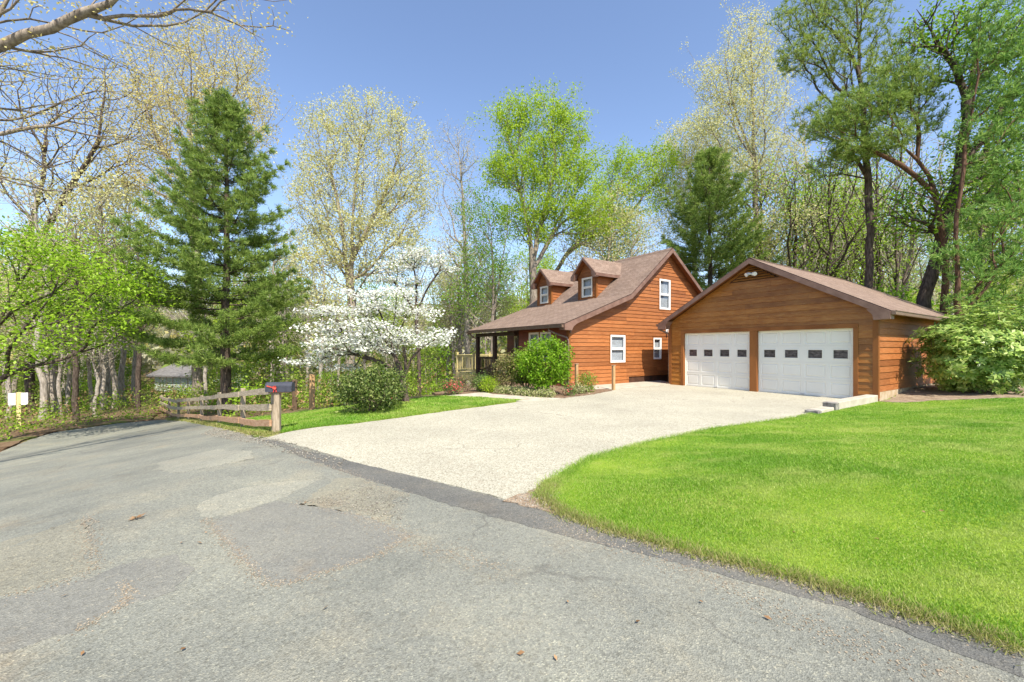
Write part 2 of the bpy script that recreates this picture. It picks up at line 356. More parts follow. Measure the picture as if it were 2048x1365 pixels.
def w3(px, py, Z): return np.array([(px-1024)/F*Z, Z, CAMZ+(HOR-py)/F*Z])
def gx(px, Z):
    x = (px-1024)/F*Z; return (x, Z, h1(x, Z))

def sheet(name, poly, off, mat, step=0.5, jit=0.0, edge=0.25, seed=1, kind='structure', build=True):
    rng = np.random.RandomState(seed); P = []
    n = len(poly)
    for i in range(n):
        a = np.array(poly[i]); b = np.array(poly[(i+1) % n]); k = max(1, int(np.hypot(*(b-a))/edge))
        for j in range(k): P.append(a+(b-a)*j/k)
    P = np.array(P)
    if jit: P = P + rng.normal(0, jit, P.shape)
    m = len(P); x0, y0 = P.min(0); x1, y1 = P.max(0)
    gxx, gyy = np.meshgrid(np.arange(x0, x1, step)+.13, np.arange(y0, y1, step)+.17); gxx = gxx.ravel(); gyy = gyy.ravel()
    k = inside(gxx, gyy, P) & (dist_poly(gxx, gyy, np.vstack([P, P[:1]])) > step*.35)
    A = np.vstack([P, np.c_[gxx[k], gyy[k]]])
    res = delaunay_2d_cdt([Vector(p) for p in A], [], [list(range(m))], 1, 1e-5)
    V = np.array([tuple(v) for v in res[0]]); T = np.array([f for f in res[2] if len(f) == 3])
    z = H(V[:, 0], V[:, 1])+off
    a, b, c = V[T[:, 0]], V[T[:, 1]], V[T[:, 2]]
    cr = (b-a)[:, 0]*(c-a)[:, 1]-(b-a)[:, 1]*(c-a)[:, 0]; T[cr < 0] = T[cr < 0][:, ::-1]
    # skirt so that the sheet's edge is closed down into the ground
    E = np.concatenate([T[:, [0, 1]], T[:, [1, 2]], T[:, [2, 0]]]); key = np.sort(E, 1); _, inv, ct = np.unique(key, axis=0, return_inverse=True, return_counts=True)
    B = E[ct[inv.ravel()] == 1]; nv = len(V); VV = np.concatenate([np.c_[V, z], np.c_[V, z-.07], np.c_[V, z]])
    T = np.concatenate([T, np.c_[B[:, 1]+2*nv, B[:, 0]+2*nv, B[:, 0]+nv], np.c_[B[:, 1]+2*nv, B[:, 0]+nv, B[:, 1]+nv]])
    me = mesh_np(name, VV, T, mat, True)
    return tag(link(name, me), kind=kind)

# base terrain
def axis(lim, near, n):
    t = np.linspace(-1, 1, n); return np.sign(t)*(near*np.abs(t)+(lim-near)*np.abs(t)**3)
ax = axis(420, 40, 220); gxm, gym = np.meshgrid(ax, ax+6)
zz = H(gxm, gym)-.05
r_ = np.hypot(gxm, gym); zz = zz - 60*sstep((r_-300)/200)
n_ = len(ax); idx = np.arange(n_*n_).reshape(n_, n_)
q = np.stack([idx[:-1, :-1], idx[:-1, 1:], idx[1:, 1:], idx[1:, :-1]], -1).reshape(-1, 4)
tag(link('terrain', mesh_np('terrain', np.c_[gxm.ravel(), gym.ravel(), zz.ravel()], q, MT['forest'], True)), kind='structure')

PX = lambda pts: [at(*p) for p in pts]
ROAD_R = PX([(355,838),(420,851),(480,867),(520,880),(700,922),(860,962),(1020,1003),(1090,1022)]) + [tuple(p) for p in LAWN_EDGE[5::-1]]
road = PX([(0,905),(60,880),(110,865),(230,848),(300,842)]) + ROAD_R + [(3.3,1.2),(6,-3),(9,-9),(-16,-9),(-19,4)]
sheet('road', road, 0.0, MT['road'], .5, .015, .2, 3)
DRIVE = PX([(520,880),(545,872),(562,868),(700,850),(900,822.5),(1050,803),(1095,799),(1130,797),(1185,790),(1225,782)]) + \
    [(3.62,15.9),(6.2,17.6),(7.2,18.3),(11.5,12.4),(10.4,11.75)] + [tuple(p) for p in LAWN_EDGE[13:6:-1]] + PX([(1090,985),(1040,1000),(1020,1003),(860,962),(700,922)])
sheet('driveway', DRIVE, 0.006, MT['drive'], .5, .012, .2, 4)
tag_ = sheet('driveway_apron_soil', PX([(1100,966),(1118,985),(1150,1020),(1200,1058),(1130,1034),(1060,1018),(1010,1004),(1050,990)]), .011, MT['soil'], .2, .02, .08, 5)
# asphalt repairs (real repaired areas, slightly proud)
c7 = lambda L: PX([(x/2, 840+y/2) for x, y in L])
sheet('asphalt_patch', c7([(840,415),(960,372),(1100,330),(1210,340),(1400,372),(1560,430),(1640,465),(1500,550),(1250,635),(1120,668),(1000,600),(900,490)]), .0018, MT['road_patch'], .3, .012, .06, 6)
sheet('asphalt_patch', c7([(-60,745),(180,685),(380,632),(480,582),(700,540),(770,600),(700,690),(480,758),(300,850),(100,915),(-60,965)]), .0018, MT['road_patch'], .3, .012, .06, 7)
sheet('asphalt_patch', c7([(-60,515),(200,440),(330,395),(360,500),(380,600),(200,660),(-60,732)]), .0018, MT['road_tan'], .3, .02, .06, 8)
sheet('asphalt_patch', c7([(640,170),(860,120),(1030,130),(1000,160),(880,185),(700,215),(620,200)]), .0018, MT['road_pale'], .3, .03, .08, 9)
sheet('asphalt_patch', c7([(820,400),(780,350),(900,290),(1120,250),(1300,235),(1100,325),(960,368)]), .0018, MT['road_pale'], .3, .02, .08, 10)
sheet('asphalt_patch', c7([(1200,345),(1340,235),(1450,235),(1560,280),(1640,300),(1560,330),(1570,425),(1400,368)]), .0018, MT['road_tan'], .3, .025, .06, 11)
sheet('asphalt_edge_strip', PX([(500,878),(600,900),(700,923),(860,963),(1020,1004),(1090,1022)]) + [tuple(p) for p in LAWN_EDGE[5::-1]] + PX([(2048,1362),(1900,1304),(1700,1227),(1500,1168),(1300,1113),(1130,1072),(1000,1040),(850,997),(700,949),(600,914)]), .003, MT['road_strip'], .3, .012, .06, 12)
# lawns, beds, paths
LAWN_L = PX([(562,866),(700,848),(900,820.5),(1045,801),(1020,800.5),(960,796.5),(885,793),(850,797),(740,809),(640,822),(560,831),(470,842),(420,848),(470,858),(520,868)])
sheet('lawn', LAWN_L, .012, MT['lawn'], .4, .01, .2, 13)
VERGE = PX([(330,838),(355,836),(420,843),(470,850),(560,862),(560,869),(530,876),(500,872),(440,857),(370,843)])
sheet('verge', VERGE, .014, MT['verge'], .3, .03, .15, 14)
LAWN_R = [tuple(p) for p in LAWN_EDGE] + [(13.5,13.6),(17.6,16.3),(20,19),(26,19),(30,10),(26,-4),(6,-3.2),(3.2,1.2)]
sheet('lawn', LAWN_R, .012, MT['lawn'], .5, .012, .15, 15)
PATH = PX([(885,793.5),(968,785.5),(985,789.5),(1050,794),(1095,797),(1130,798),(1095,801),(1050,804),(960,797)])
sheet('path', PATH, .018, MT['concrete'], .4, 0, .3, 16)
BED = PX([(870,789),(900,790.5),(968,785),(985,789),(1050,793.5),(1095,796.5),(1130,796.5),(1185,789.5),(1224,782)]) + [(3.5,15.6),(2.9,16.3),(2.0,16.2),(1.0,18),(-1.7,22),(-2.6,21),(-3.2,16.5)]
sheet('mulch_bed', BED, .02, MT['mulch'], .4, .02, .15, 17)
sheet('path', [(2.6,15.5),(3.0,15.1),(3.75,15.35),(6.9,17.45),(6.9,19.6),(5.3,18.6),(2.4,16.55)], .03, MT['concrete'], .4, 0, .3, 18)
BED_R = [(10.34,11.6),(10.6,11.3),(11.5,11.35),(12.4,11.0),(13.6,10.9),(14.8,11.3),(15.9,12.4),(17.6,13.5),(17.8,16.4),(13.5,13.8)]
MT['mulch_pale'] = mat_ground('pale_mulch', [(.35, (.20, .145, .10)), (.65, (.36, .29, .21))], 6, 40)
sheet('mulch_bed', BED_R, .03, MT['mulch_pale'], .3, .03, .12, 19)
sheet('mulch_bed', [at(690,832), at(740,836), at(800,824), at(835,808), at(812,802), at(740,812), at(695,822)], .022, MT['mulch'], .3, .03, .15, 20)
sheet('leaf_litter_bank', PX([(-80,905),(0,900),(60,878),(110,863),(230,846),(300,840)]) + [(-24,29),(-40,32),(-45,15),(-22,8)], .012, MT['forest'], .8, .08, .3, 21)

# ------------------------------------------------------------------ buildings
ROT = math.atan2(.549, .8355)          # both buildings share one orientation: local +x to the right-back, local +y to the left-back
def lap_wall(mb, poly, holes, course, fn, z0, t=.022, mi=0):
    """lapped boards on a convex polygon (u,z); fn(u,z,d)->point with d outward"""
    zt = max(p[1] for p in poly)
    zs = {round(p[1], 4) for p in poly} | {round(h[1], 4) for h in holes} | {round(h[3], 4) for h in holes}
    z = z0
    while z < zt+course: zs.add(round(z, 4)); z += course
    zb = min(p[1] for p in poly); zs = sorted(k for k in zs if zb-1e-6 <= k <= zt+1e-6)
    def span(z):
        us = []
        for i in range(len(poly)):
            (a, b), (c, d) = poly[i], poly[(i+1) % len(poly)]
            if abs(b-d) < 1e-9:
                if abs(b-z) < 1e-9: us += [a, c]
            elif min(b, d)-1e-9 <= z <= max(b, d)+1e-9: us.append(a+(c-a)*(z-b)/(d-b))
        return (min(us), max(us)) if us else (0, 0)
    for za, zc in zip(zs[:-1], zs[1:]):
        if zc-za < 1e-4: continue
        k = math.floor((za+1e-5-z0)/course); cz = z0+k*course
        da = t*(1-(za-cz)/course)+.004; dc = t*(1-(zc-cz)/course)+.004
        a0, a1 = span(za+1e-5); c0, c1 = span(zc-1e-5)
        cuts = sorted([(h[0], h[2]) for h in holes if h[1] < zc-1e-5 and h[3] > za+1e-5])
        segs = []; ca, cc = a0, c0
        for l, r in cuts:
            segs.append((ca, cc, l, l)); ca = cc = r
        segs.append((ca, cc, a1, c1))
        jr = random.Random(int(k*7919+len(poly)*31+z0*1000)); js = []; u = -2+jr.uniform(0, 3.2)
        while u < 12: js.append(u); u += jr.uniform(2.2, 4.2)
        cut = []
        for (pa, pc, qa, qc) in segs:
            for u in js:
                if max(pa, pc)+.35 < u < min(qa, qc)-.35: cut.append((pa, pc, u-.0015, u-.0015)); pa = pc = u+.0015
            cut.append((pa, pc, qa, qc))
        segs = cut
        for (pa, pc, qa, qc) in segs:
            if qa-pa < 1e-3 and qc-pc < 1e-3: continue
            mb.face([fn(pa, za, da), fn(qa, za, da), fn(qc, zc, dc), fn(pc, zc, dc)], mi)
            if abs(za-cz) < 1e-4:
                mb.face([fn(pa, za, 0), fn(qa, za, 0), fn(qa, za, da), fn(pa, za, da)], mi)
# plane frames:  front plane (outward -x) u=y ; near plane (outward -y) u=x
FR = lambda x: (lambda u, z, d: (x-d, u, z))
NR = lambda y: (lambda u, z, d: (u, y-d, z))
def window(name, fn, u0, z0, u1, z1, parent, mat='white', blind=True, fw=.055, sash=True, label=None):
    """double-hung window: frame > pane, blind"""
    b = MB(); d0, d1 = -.05, .034
    def bar(a, c, e, g, p=d0, q=d1, mi=0): b.prism([(a, c), (e, c), (e, g), (a, g)], fn, p, q, mi)
    bar(u0, z0, u0+fw, z1); bar(u1-fw, z0, u1, z1)
    bar(u0+fw, z1-fw, u1-fw, z1); bar(u0+fw, z0, u1-fw, z0+fw)
    zm = (z0+z1)/2
    bar(u0+fw, zm-.022, u1-fw, zm+.022, -.04, .02)
    s = .03
    for (za, zb, q) in ((z0+fw, zm-.022, .012), (zm+.022, z1-fw, .022)):
        bar(u0+fw, za, u0+fw+s, zb, -.04, q); bar(u1-fw-s, za, u1-fw, zb, -.04, q)
        bar(u0+fw+s, zb-s, u1-fw-s, zb, -.04, q); bar(u0+fw+s, za, u1-fw-s, za+s, -.04, q)
    # brown outer casing
    c = .05
    for (a, e, g, h) in ((u0-c, z0-c, u0, z1+c), (u1, z0-c, u1+c, z1+c), (u0, z1, u1, z1+c), (u0, z0-c, u1, z0)):
        b.prism([(a, e), (g, e), (g, h), (a, h)], fn, -.02, .029, 1)
    w = b.build(name, [MT[mat], MT['trim']], parent)
    if label: w['label'] = label
    p = MB(); p.face([fn(u0+fw, z0+fw, -.012), fn(u1-fw, z0+fw, -.012), fn(u1-fw, z1-fw, -.012), fn(u0+fw, z1-fw, -.012)])
    p.build('pane', MT['glass'], w)
    q = MB()
    if blind:
        z = z0+fw
        while z < z1-fw:
            q.face([fn(u0+fw, z, -.07), fn(u1-fw, z, -.07), fn(u1-fw, z+.036, -.085), fn(u0+fw, z+.036, -.085)]); z += .05
        q.build('blind', MT['blind'], w)
    else:
        m = 12
        for i in range(m):
            ua = u0+fw+(u1-u0-2*fw)*i/m; ub = u0+fw+(u1-u0-2*fw)*(i+1)/m; e = .02*(i % 2)
            q.face([fn(ua, z0+fw, -.12-e), fn(ub, z0+fw, -.12-.02+e), fn(ub, z1-fw, -.12-.02+e), fn(ua, z1-fw, -.12-e)])
        q.build('curtain', MT['curtain'], w)
    return w
def roof_slab(mb, prof, y0, y1, fn, th=.11, v0=0):
    """open profile [(s,z)...] extruded along the ridge; shingled top with uv, edges and underside"""
    L = [0]
    for (a, b), (c, d) in zip(prof[:-1], prof[1:]): L.append(L[-1]+math.hypot(c-a, d-b))
    n = len(prof); lo = [(p[0], p[1]-th) for p in prof]
    for i in range(n-1):
        A, B = prof[i], prof[i+1]
        mb.face([fn(A[0], y0, A[1]), fn(B[0], y0, B[1]), fn(B[0], y1, B[1]), fn(A[0], y1, A[1])], 0, [(y0, L[i]), (y0, L[i+1]), (y1, L[i+1]), (y1, L[i])])
        a, b = lo[i], lo[i+1]
        mb.face([fn(a[0], y1, a[1]), fn(b[0], y1, b[1]), fn(b[0], y0, b[1]), fn(a[0], y0, a[1])], 1)
        for y, rv in ((y0, 0), (y1, 1)):
            f = [fn(A[0], y, A[1]), fn(a[0], y, a[1]), fn(b[0], y, b[1]), fn(B[0], y, B[1])]
            mb.face(f[::-1] if rv else f, 2)
    for i in (0, n-1):
        A, a = prof[i], lo[i]
        mb.face([fn(A[0], y0, A[1]), fn(A[0], y1, A[1]), fn(a[0], y1, a[1]), fn(a[0], y0, a[1])], 2)
ROOFM = [MT['shingle'], MT['soffit'], MT['darktrim']]
XZ = lambda s, y, z: (s, y, z)
YZ = lambda s, y, z: (y, s, z)
def rake(mb, prof, fn, d0, d1, hgt=.19, drop=.035):
    """board following a roof edge profile; fn(s,z,d)"""
    for (a, b), (c, d) in zip(prof[:-1], prof[1:]):
        mb.prism([(a, b-drop-hgt), (c, d-drop-hgt), (c, d-drop), (a, b-drop)], fn, d0, d1)

# ---- log-cabin style cedar house
HB = (2.19, 16.0)
house = empty('cedar_house', (HB[0], HB[1], 0), 'cedar sided house with two dormers, brown shingle roof and corner porch, behind the driveway', 'house', rz=ROT)
WD, LN = 9.9, 7.2                        # gable width (x) and length along the ridge (y)
EAVE = (-.485, 2.46); BRK = (3.27, 3.85); RDG = (6.05, 6.16)
sl_up = (RDG[1]-BRK[1])/(RDG[0]-BRK[0]); sl_lo = (BRK[1]-EAVE[1])/(BRK[0]-EAVE[0])
REAR = (10.2, RDG[1]-sl_up*(10.2-RDG[0])+.35)
PROF = [EAVE, BRK, RDG, REAR]
def roofz(s):
    for (a, b), (c, d) in zip(PROF[:-1], PROF[1:]):
        if a <= s <= c: return b+(d-b)*(s-a)/(c-a)
    return PROF[-1][1]
th = .13
gp = [(0, .02), (3.25, .02), (WD, .02), (WD, roofz(WD)-th), (RDG[0], RDG[1]-th-.02), (BRK[0], BRK[1]-th), (0, roofz(0)-th)]
WIN_A = (2.28, .92, 3.18, 2.08); WIN_B = (5.48, 3.32, 6.28, 4.72); WIN_C = (5.05, 1.02, 5.62, 2.0)
cas = lambda w: (w[0]-.05, w[1]-.05, w[2]+.05, w[3]+.05)
gaps = [cas(WIN_A), cas(WIN_B), cas(WIN_C), (3.42, -.1, WD+1, .29)]
mb = MB(); 
# gable is not convex at the break: two convex pieces
lap_wall(mb, [(.09, .02), (BRK[0], .02), (BRK[0], BRK[1]-th), (.09, roofz(.09)-th)], [(max(h[0], -9), h[1], h[2], h[3]) for h in gaps if h[0] < BRK[0]-.05 and h[2] < BRK[0]+.03], .158, NR(0), .02)
lap_wall(mb, [(BRK[0], .02), (WD, .02), (WD, roofz(WD)-th), (RDG[0], RDG[1]-th-.02), (BRK[0], BRK[1]-th)], [h for h in gaps if h[2] > BRK[0]+.05], .158, NR(0), .02)
mb.box(-.028, -.032, -.05, .09, .09, roofz(0)-th, 1)
gw = mb.build('gable_wall', [MT['siding'], MT['trim']], house)
window('window', NR(0), *WIN_A, house, label='double-hung window with blinds low on the gable wall')
window('window', NR(0), *WIN_B, house, blind=True, label='tall window high under the gable peak')
window('window', NR(0), *WIN_C, house, blind=True, label='small window beside the garage corner')
mb = MB(); mb.box(3.40, .03, -.4, WD, .05, .29); mb.build('foundation', MT['darkvoid'], house)  # dark face paints in the shaded recess below the raised siding
# gable vent slats under the peak
mb = MB()
for k in range(7):
    z = 5.33+k*.082; hw = (RDG[1]-.32-z)/sl_up*.9
    mb.prism([(RDG[0]-hw, z), (RDG[0]+hw, z), (RDG[0]+hw*.9, z+.05), (RDG[0]-hw*.9, z+.05)], NR(0), .022, .045)
mb.build('gable_vent', MT['siding'], house)
# front wall under the porch roof
zf = roofz(0)-th
WP1 = (1.06, .95, 1.78, 2.2); WP2 = (1.88, .95, 2.6, 2.2)
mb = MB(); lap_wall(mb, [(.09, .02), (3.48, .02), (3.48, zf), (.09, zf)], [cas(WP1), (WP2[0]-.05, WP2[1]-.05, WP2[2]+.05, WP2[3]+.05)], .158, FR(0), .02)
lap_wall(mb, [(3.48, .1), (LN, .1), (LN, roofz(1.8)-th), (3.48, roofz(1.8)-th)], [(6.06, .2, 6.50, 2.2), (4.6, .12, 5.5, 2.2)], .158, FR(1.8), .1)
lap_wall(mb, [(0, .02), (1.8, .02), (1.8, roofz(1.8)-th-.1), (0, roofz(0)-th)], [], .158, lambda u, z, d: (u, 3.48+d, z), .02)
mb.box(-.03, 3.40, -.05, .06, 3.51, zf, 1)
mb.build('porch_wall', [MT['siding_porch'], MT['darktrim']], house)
window('window', FR(0), *WP1, house, 'cream', label='cream framed window nearest the house corner')
window('window', FR(0), *WP2, house, 'cream', label='cream framed window next to the porch')
window('sidelight_window', FR(1.8), 6.09, .23, 6.47, 2.17, house, 'cream', blind=False)
mb = MB(); mb.prism([(4.6, .12), (5.5, .12), (5.5, 2.2), (4.6, 2.2)], FR(1.8), -.05, .02)
for (a, b, c, d) in ((4.7, .25, 5.02, 1.0), (5.08, .25, 5.4, 1.0), (4.7, 1.15, 5.02, 2.05), (5.08, 1.15, 5.4, 2.05)):
    mb.prism([(a, b), (c, b), (c, d), (a, d)], FR(1.8), .02, .032)
dr = mb.build('front_door', MT['darktrim'], house)
mb = MB(); mb.tube([(1.78, 4.68, 1.05), (1.71, 4.68, 1.05), (1.70, 4.75, 1.05)], .018, 6); mb.build('handle', MT['metal_pale'], dr)
# remaining walls
mb = MB()
lap_wall(mb, [(1.8, -1.2), (BRK[0], -1.2), (BRK[0], BRK[1]-th), (1.8, roofz(1.8)-th)], [], .158, lambda u, z, d: (u, LN+d, z), -1.2)
lap_wall(mb, [(BRK[0], -1.2), (WD, -1.2), (WD, roofz(WD)-th), (RDG[0], RDG[1]-th), (BRK[0], BRK[1]-th)], [], .158, lambda u, z, d: (u, LN+d, z), -1.2)
lap_wall(mb, [(0, -1.2), (LN, -1.2), (LN, roofz(WD)-th), (0, roofz(WD)-th)], [], .158, lambda u, z, d: (WD+d, u, z), -1.2)
mb.build('rear_wall', [MT['siding']], house)
mb = MB(); mb.box(.2, .2, -.6, WD-.2, 3.2, .1); mb.box(1.95, 3.2, -.6, WD-.2, LN-.2, .1); mb.build('floor', MT['darkvoid'], house)
# roof
mb = MB(); roof_slab(mb, PROF, -.30, LN+.32, XZ)
# ridge caps
for k in range(25):
    y = -.30+k*.3056
    mb.face([(RDG[0]-.15, y, RDG[1]-.15*sl_up+.018), (RDG[0], y, RDG[1]+.022), (RDG[0], y+.31, RDG[1]+.014), (RDG[0]-.15, y+.31, RDG[1]-.15*sl_up+.010)], 0, [(0, 0), (.1, 0), (.1, .1), (0, .1)])
    mb.face([(RDG[0], y, RDG[1]+.022), (RDG[0]+.15, y, RDG[1]-.15*sl_up+.018), (RDG[0]+.15, y+.31, RDG[1]-.15*sl_up+.010), (RDG[0], y+.31, RDG[1]+.014)], 0, [(0, 0), (.1, 0), (.1, .1), (0, .1)])
roof = mb.build('roof', ROOFM, house)
mb = MB(); rake(mb, PROF, lambda s, z, d: (s, d, z), -.335, -.302)
mb.prism([(-.485, 2.22), (-.12, 2.20), (-.02, 2.36), (.12, 2.45), (-.485, 2.43)], lambda s, z, d: (s, d, z), -.337, -.03)
mb.build('rake_board', MT['fascia'], roof)
mb = MB(); rake(mb, PROF, lambda s, z, d: (s, d, z), LN+.322, LN+.355); mb.build('rake_board', MT['fascia'], roof)
def gutter(mb, x, y0, y1, z, sgn=-1):
    mb.box(x, y0, z-.115, x+sgn*.012, y1, z-.004)            # back
    mb.box(x+sgn*.012, y0, z-.115, x+sgn*.10, y1, z-.103)
    mb.box(x+sgn*.09, y0, z-.103, x+sgn*.102, y1, z-.02); mb.box(x+sgn*.088, y0, z-.02, x+sgn*.118, y1, z-.004)
    for y in (y0, y1-.01): mb.box(x+sgn*.012, y, z-.103, x+sgn*.09, y+.01, z-.012)
mb = MB(); gutter(mb, -.49, -.30, LN+.32, 2.42); mb.build('gutter', MT['gutter'], house)
mb = MB(); mb.tube([(-.55, .55, 2.31), (-.55, .55, 2.22), (-.36, .25, 2.07), (-.09, -.02, 1.93), (-.075, -.075, 1.8), (-.075, -.075, .12), (-.2, -.12, .06)], .038, 8)
mb.build('downspout', MT['gutter'], house)
mb = MB(); mb.tube([(-.55, LN-.05, 2.31), (-.54, LN-.08, 2.2), (-.36, LN-.1, 2.08), (-.13, LN-.1, 2.0), (-.1, LN-.1, 1.9)], .036, 8)
mb.build('downspout', MT['gutter'], house)
mb = MB(); mb.tube([(.02, -.05, 2.28), (.03, -.10, 2.2), (.04, -.06, 2.12)], .03, 8); mb.build('vent_hood', MT['fascia'], house)
# porch: beam, posts, floor, railing
mb = MB(); mb.box(-.20, 3.5, 2.11, -.06, LN, 2.29); mb.build('porch_beam', MT['darktrim'], house)
mb = MB(); mb.box(-.22, 3.55, -.05, 1.75, LN-.02, .10); mb.box(-.24, 3.52, -.95, -.20, LN, .10); mb.build('porch_floor', MT['darkpost'], house)
for y in (5.35, 7.1):
    mb = MB(); mb.box(-.21, y-.09, .10, -.03, y+.09, 2.11); mb.box(-.225, y-.105, .10, -.015, y+.105, .2); bevel(mb.build('porch_post', MT['darktrim'], house), .008)
def railing(mb, p0, p1, z0, n, ht=.98, post=False):
    p0 = Vector(p0); p1 = Vector(p1); d = (p1-p0); L = d.length; d.normalize(); nrm = Vector((-d.y, d.x))
    M = Matrix(((d.x, nrm.x, 0, p0.x), (d.y, nrm.y, 0, p0.y), (0, 0, 1, z0), (0, 0, 0, 1)))
    mb.box(0, -.06, ht-.04, L, .06, ht, 0, M); mb.box(0, -.03, ht-.12, L, .03, ht-.045, 0, M); mb.box(0, -.03, .09, L, .03, .17, 0, M)
    for k in range(n):
        x = (k+.5)*L/n; mb.box(x-.02, -.02, .172, x+.02, .02, ht-.122, 0, M)
mb = MB(); railing(mb, (-.12, 5.45), (-.12, 7.0), .12, 12); mb.build('porch_railing', MT['darktrim'], house)
# new yellow deck beyond the porch
deck = MB(); deck.box(-.1, LN+.42, .02, 4.2, 9.75, .16); deck.box(-.13, LN+.42, -.24, -.1, 9.78, .14); deck.box(-.13, 9.75, -.24, 4.2, 9.79, .14)
dk = deck.build('deck', MT['yellowwood'], house)
mb = MB(); railing(mb, (-.06, LN+.5), (-.06, 9.7), .18, 12); railing(mb, (-.06, 9.7), (4.2, 9.7), .18, 20); mb.build('deck_railing', MT['yellowwood'], dk)
for (x, y) in ((-.06, 9.7), (-.06, LN+.48), (2.1, 9.7), (4.15, 9.7)):
    mb = MB(); mb.box(x-.055, y-.055, -2.2 if y > 9 else -1.3, x+.055, y+.055, 1.26); mb.box(x-.075, y-.075, 1.26, x+.075, y+.075, 1.30); mb.build('deck_post', MT['yellowwood'], dk)
# dormers
def dormer(yc):
    w = .60; x0 = 3.33; zb = roofz(x0)-.05; ze = 5.02; xr = lambda z: BRK[0]+(z-BRK[1])/sl_up
    mb = MB()
    wn_ = (yc-.36, 3.98, yc+.36, 4.92)
    lap_wall(mb, [(yc-w+.07, zb), (yc+w-.07, zb), (yc+w-.07, ze), (yc-w+.07, ze)], [cas(wn_)], .14, FR(x0), zb)
    lap_wall(mb, [(yc-w, ze), (yc+w, ze), (yc, ze+.82)], [], .14, FR(x0), ze)
    for sgn in (-1, 1):
        yy = yc+sgn*w
        lap_wall(mb, [(x0+.07, zb), (x0+.3, zb), (xr(ze)+.1, ze), (x0+.07, ze)], [], .14, (lambda u, z, d, yy=yy, sgn=sgn: (u, yy+sgn*d, z)), zb)
        mb.box(x0-.03, yy-sgn*.07, zb-.05, x0+.07, yy+sgn*.032, ze+.02, 1)
    d = mb.build('dormer', [MT['siding'], MT['trim']], house)
    window('window', FR(x0), *wn_, d, 'cream', blind=False)
    ov = .29; pk = ze+.86; hs = w+.25; prof = [(yc-hs, pk-hs*1.0), (yc, pk), (yc+hs, pk-hs*1.0)]
    # roof clipped where it meets the main slope
    r = MB(); t = .09
    for sgn in (-1, 1):
        e = yc+sgn*hs; zev = pk-hs; xa = x0-ov; xe = xr(zev)+.02; xp = xr(pk)+.05
        A, B, C, D = (xa, yc, pk), (xp, yc, pk), (xe, e, zev), (xa, e, zev)
        f = [A, B, C, D]; uv = [(xa, 0), (xp, 0), (xe, 1.2), (xa, 1.2)]
        r.face(f if sgn < 0 else f[::-1], 0, uv if sgn < 0 else uv[::-1])
        dn = lambda p: (p[0], p[1], p[2]-t)
        g = [dn(D), dn(C), dn(B), dn(A)]; r.face(g if sgn < 0 else g[::-1], 1)
        r.face([D, C, dn(C), dn(D)], 2); r.face([A, D, dn(D), dn(A)], 2)
    rf = r.build('dormer_roof', ROOFM, d)
    b = MB(); rake(b, prof, FR2(x0-ov), .0, .03, .14, .012)
    for sgn in (-1, 1):
        e = yc+sgn*hs; zev = pk-hs
        b.prism([(e, zev-.20), (e-sgn*.20, zev-.20), (e-sgn*.26, zev-.02), (e-sgn*.3, zev+.1), (e, zev-.05)], FR2(x0-ov), -.18, .031)
        b.prism([(x0-ov+.002, zev-.155), (xr(zev-.13)-.05, zev-.155), (xr(zev)-.02, zev-.015), (x0-ov+.002, zev-.015)], (lambda s, z, dd, e=e, sgn=sgn: (s, e+sgn*dd, z)), .002, .03)
    b.build('dormer_trim', MT['fascia'], d)
FR2 = lambda x: (lambda u, z, d: (x-d, u, z))
dormer(2.45); dormer(5.80)
# rear lean-to roof glimpsed behind the right slope
mb = MB(); roof_slab(mb, [(7.6, 4.75), (11.2, 4.05)], 1.6, 5.6, XZ); mb.build('rear_roof', ROOFM, house)
mb = MB(); mb.box(7.7, 1.75, 2.5, 11.0, 5.5, 4.0); mb.build('rear_wing_wall', MT['siding'], house)
# lamp on the gable wall beside the garage
mb = MB(); mb.box(5.92, -.06, 2.26, 6.06, -.026, 2.42); mb.tube([(5.99, -.06, 2.36), (5.99, -.16, 2.38), (5.97, -.21, 2.30)], [.02, .03, .055], 8); mb.build('wall_lamp', MT['white'], house)

# ---- two-car garage
GB = (10.33, 11.67)
gar = empty('garage', (GB[0], GB[1], 0), 'two-car garage in brown cedar siding with two white doors, right of the house', 'garage', rz=ROT)
GW, GD = 6.75, 8.5; GPK = 4.66; GE = 2.56; gs = (GPK-GE)/(GW/2+.36); gc = GW/2
gz = lambda y: GPK-gs*abs(y-gc)
DOORS = [(.55, 3.25), (3.5, 6.1)]; DH = 2.12
mb = MB()
holes = [(DOORS[0][0]-.12, -.1, DOORS[1][1]+.12, DH+.13)]
lap_wall(mb, [(.10, .0), (GW-.10, .0), (GW-.10, gz(0)-.12), (gc, GPK-.14), (.10, gz(0)-.12)], holes, .182, FR(0), 0)
for y in (0, GW): mb.box(-.034, y-.03 if y == 0 else y-.10, 0, .08, y+.10 if y == 0 else y+.03, gz(0)-.13, 1)
mb.build('front_wall', [MT['siding_garage'], MT['trim']], gar)
mb = MB()
for (a, b) in ((DOORS[0][0]-.12, DOORS[0][0]), (DOORS[0][1], DOORS[1][0]), (DOORS[1][1], DOORS[1][1]+.12)): mb.box(-.036, a, 0, .16, b, DH)
mb.box(-.036, DOORS[0][0]-.12, DH, .16, DOORS[1][1]+.12, DH+.13); bevel(mb.build('door_trim', MT['trim'], gar), .005)
mb = MB()
lap_wall(mb, [(.08, .28), (GD, .28), (GD, GE+.05), (.08, GE+.05)], [], .182, NR(0), .28)
mb.build('side_wall', [MT['siding'], MT['trim']], gar)
mb = MB()
lap_wall(mb, [(0, 0), (GD, 0), (GD, GE), (0, GE)], [], .182, lambda u, z, d: (u, GW+d, z), 0)
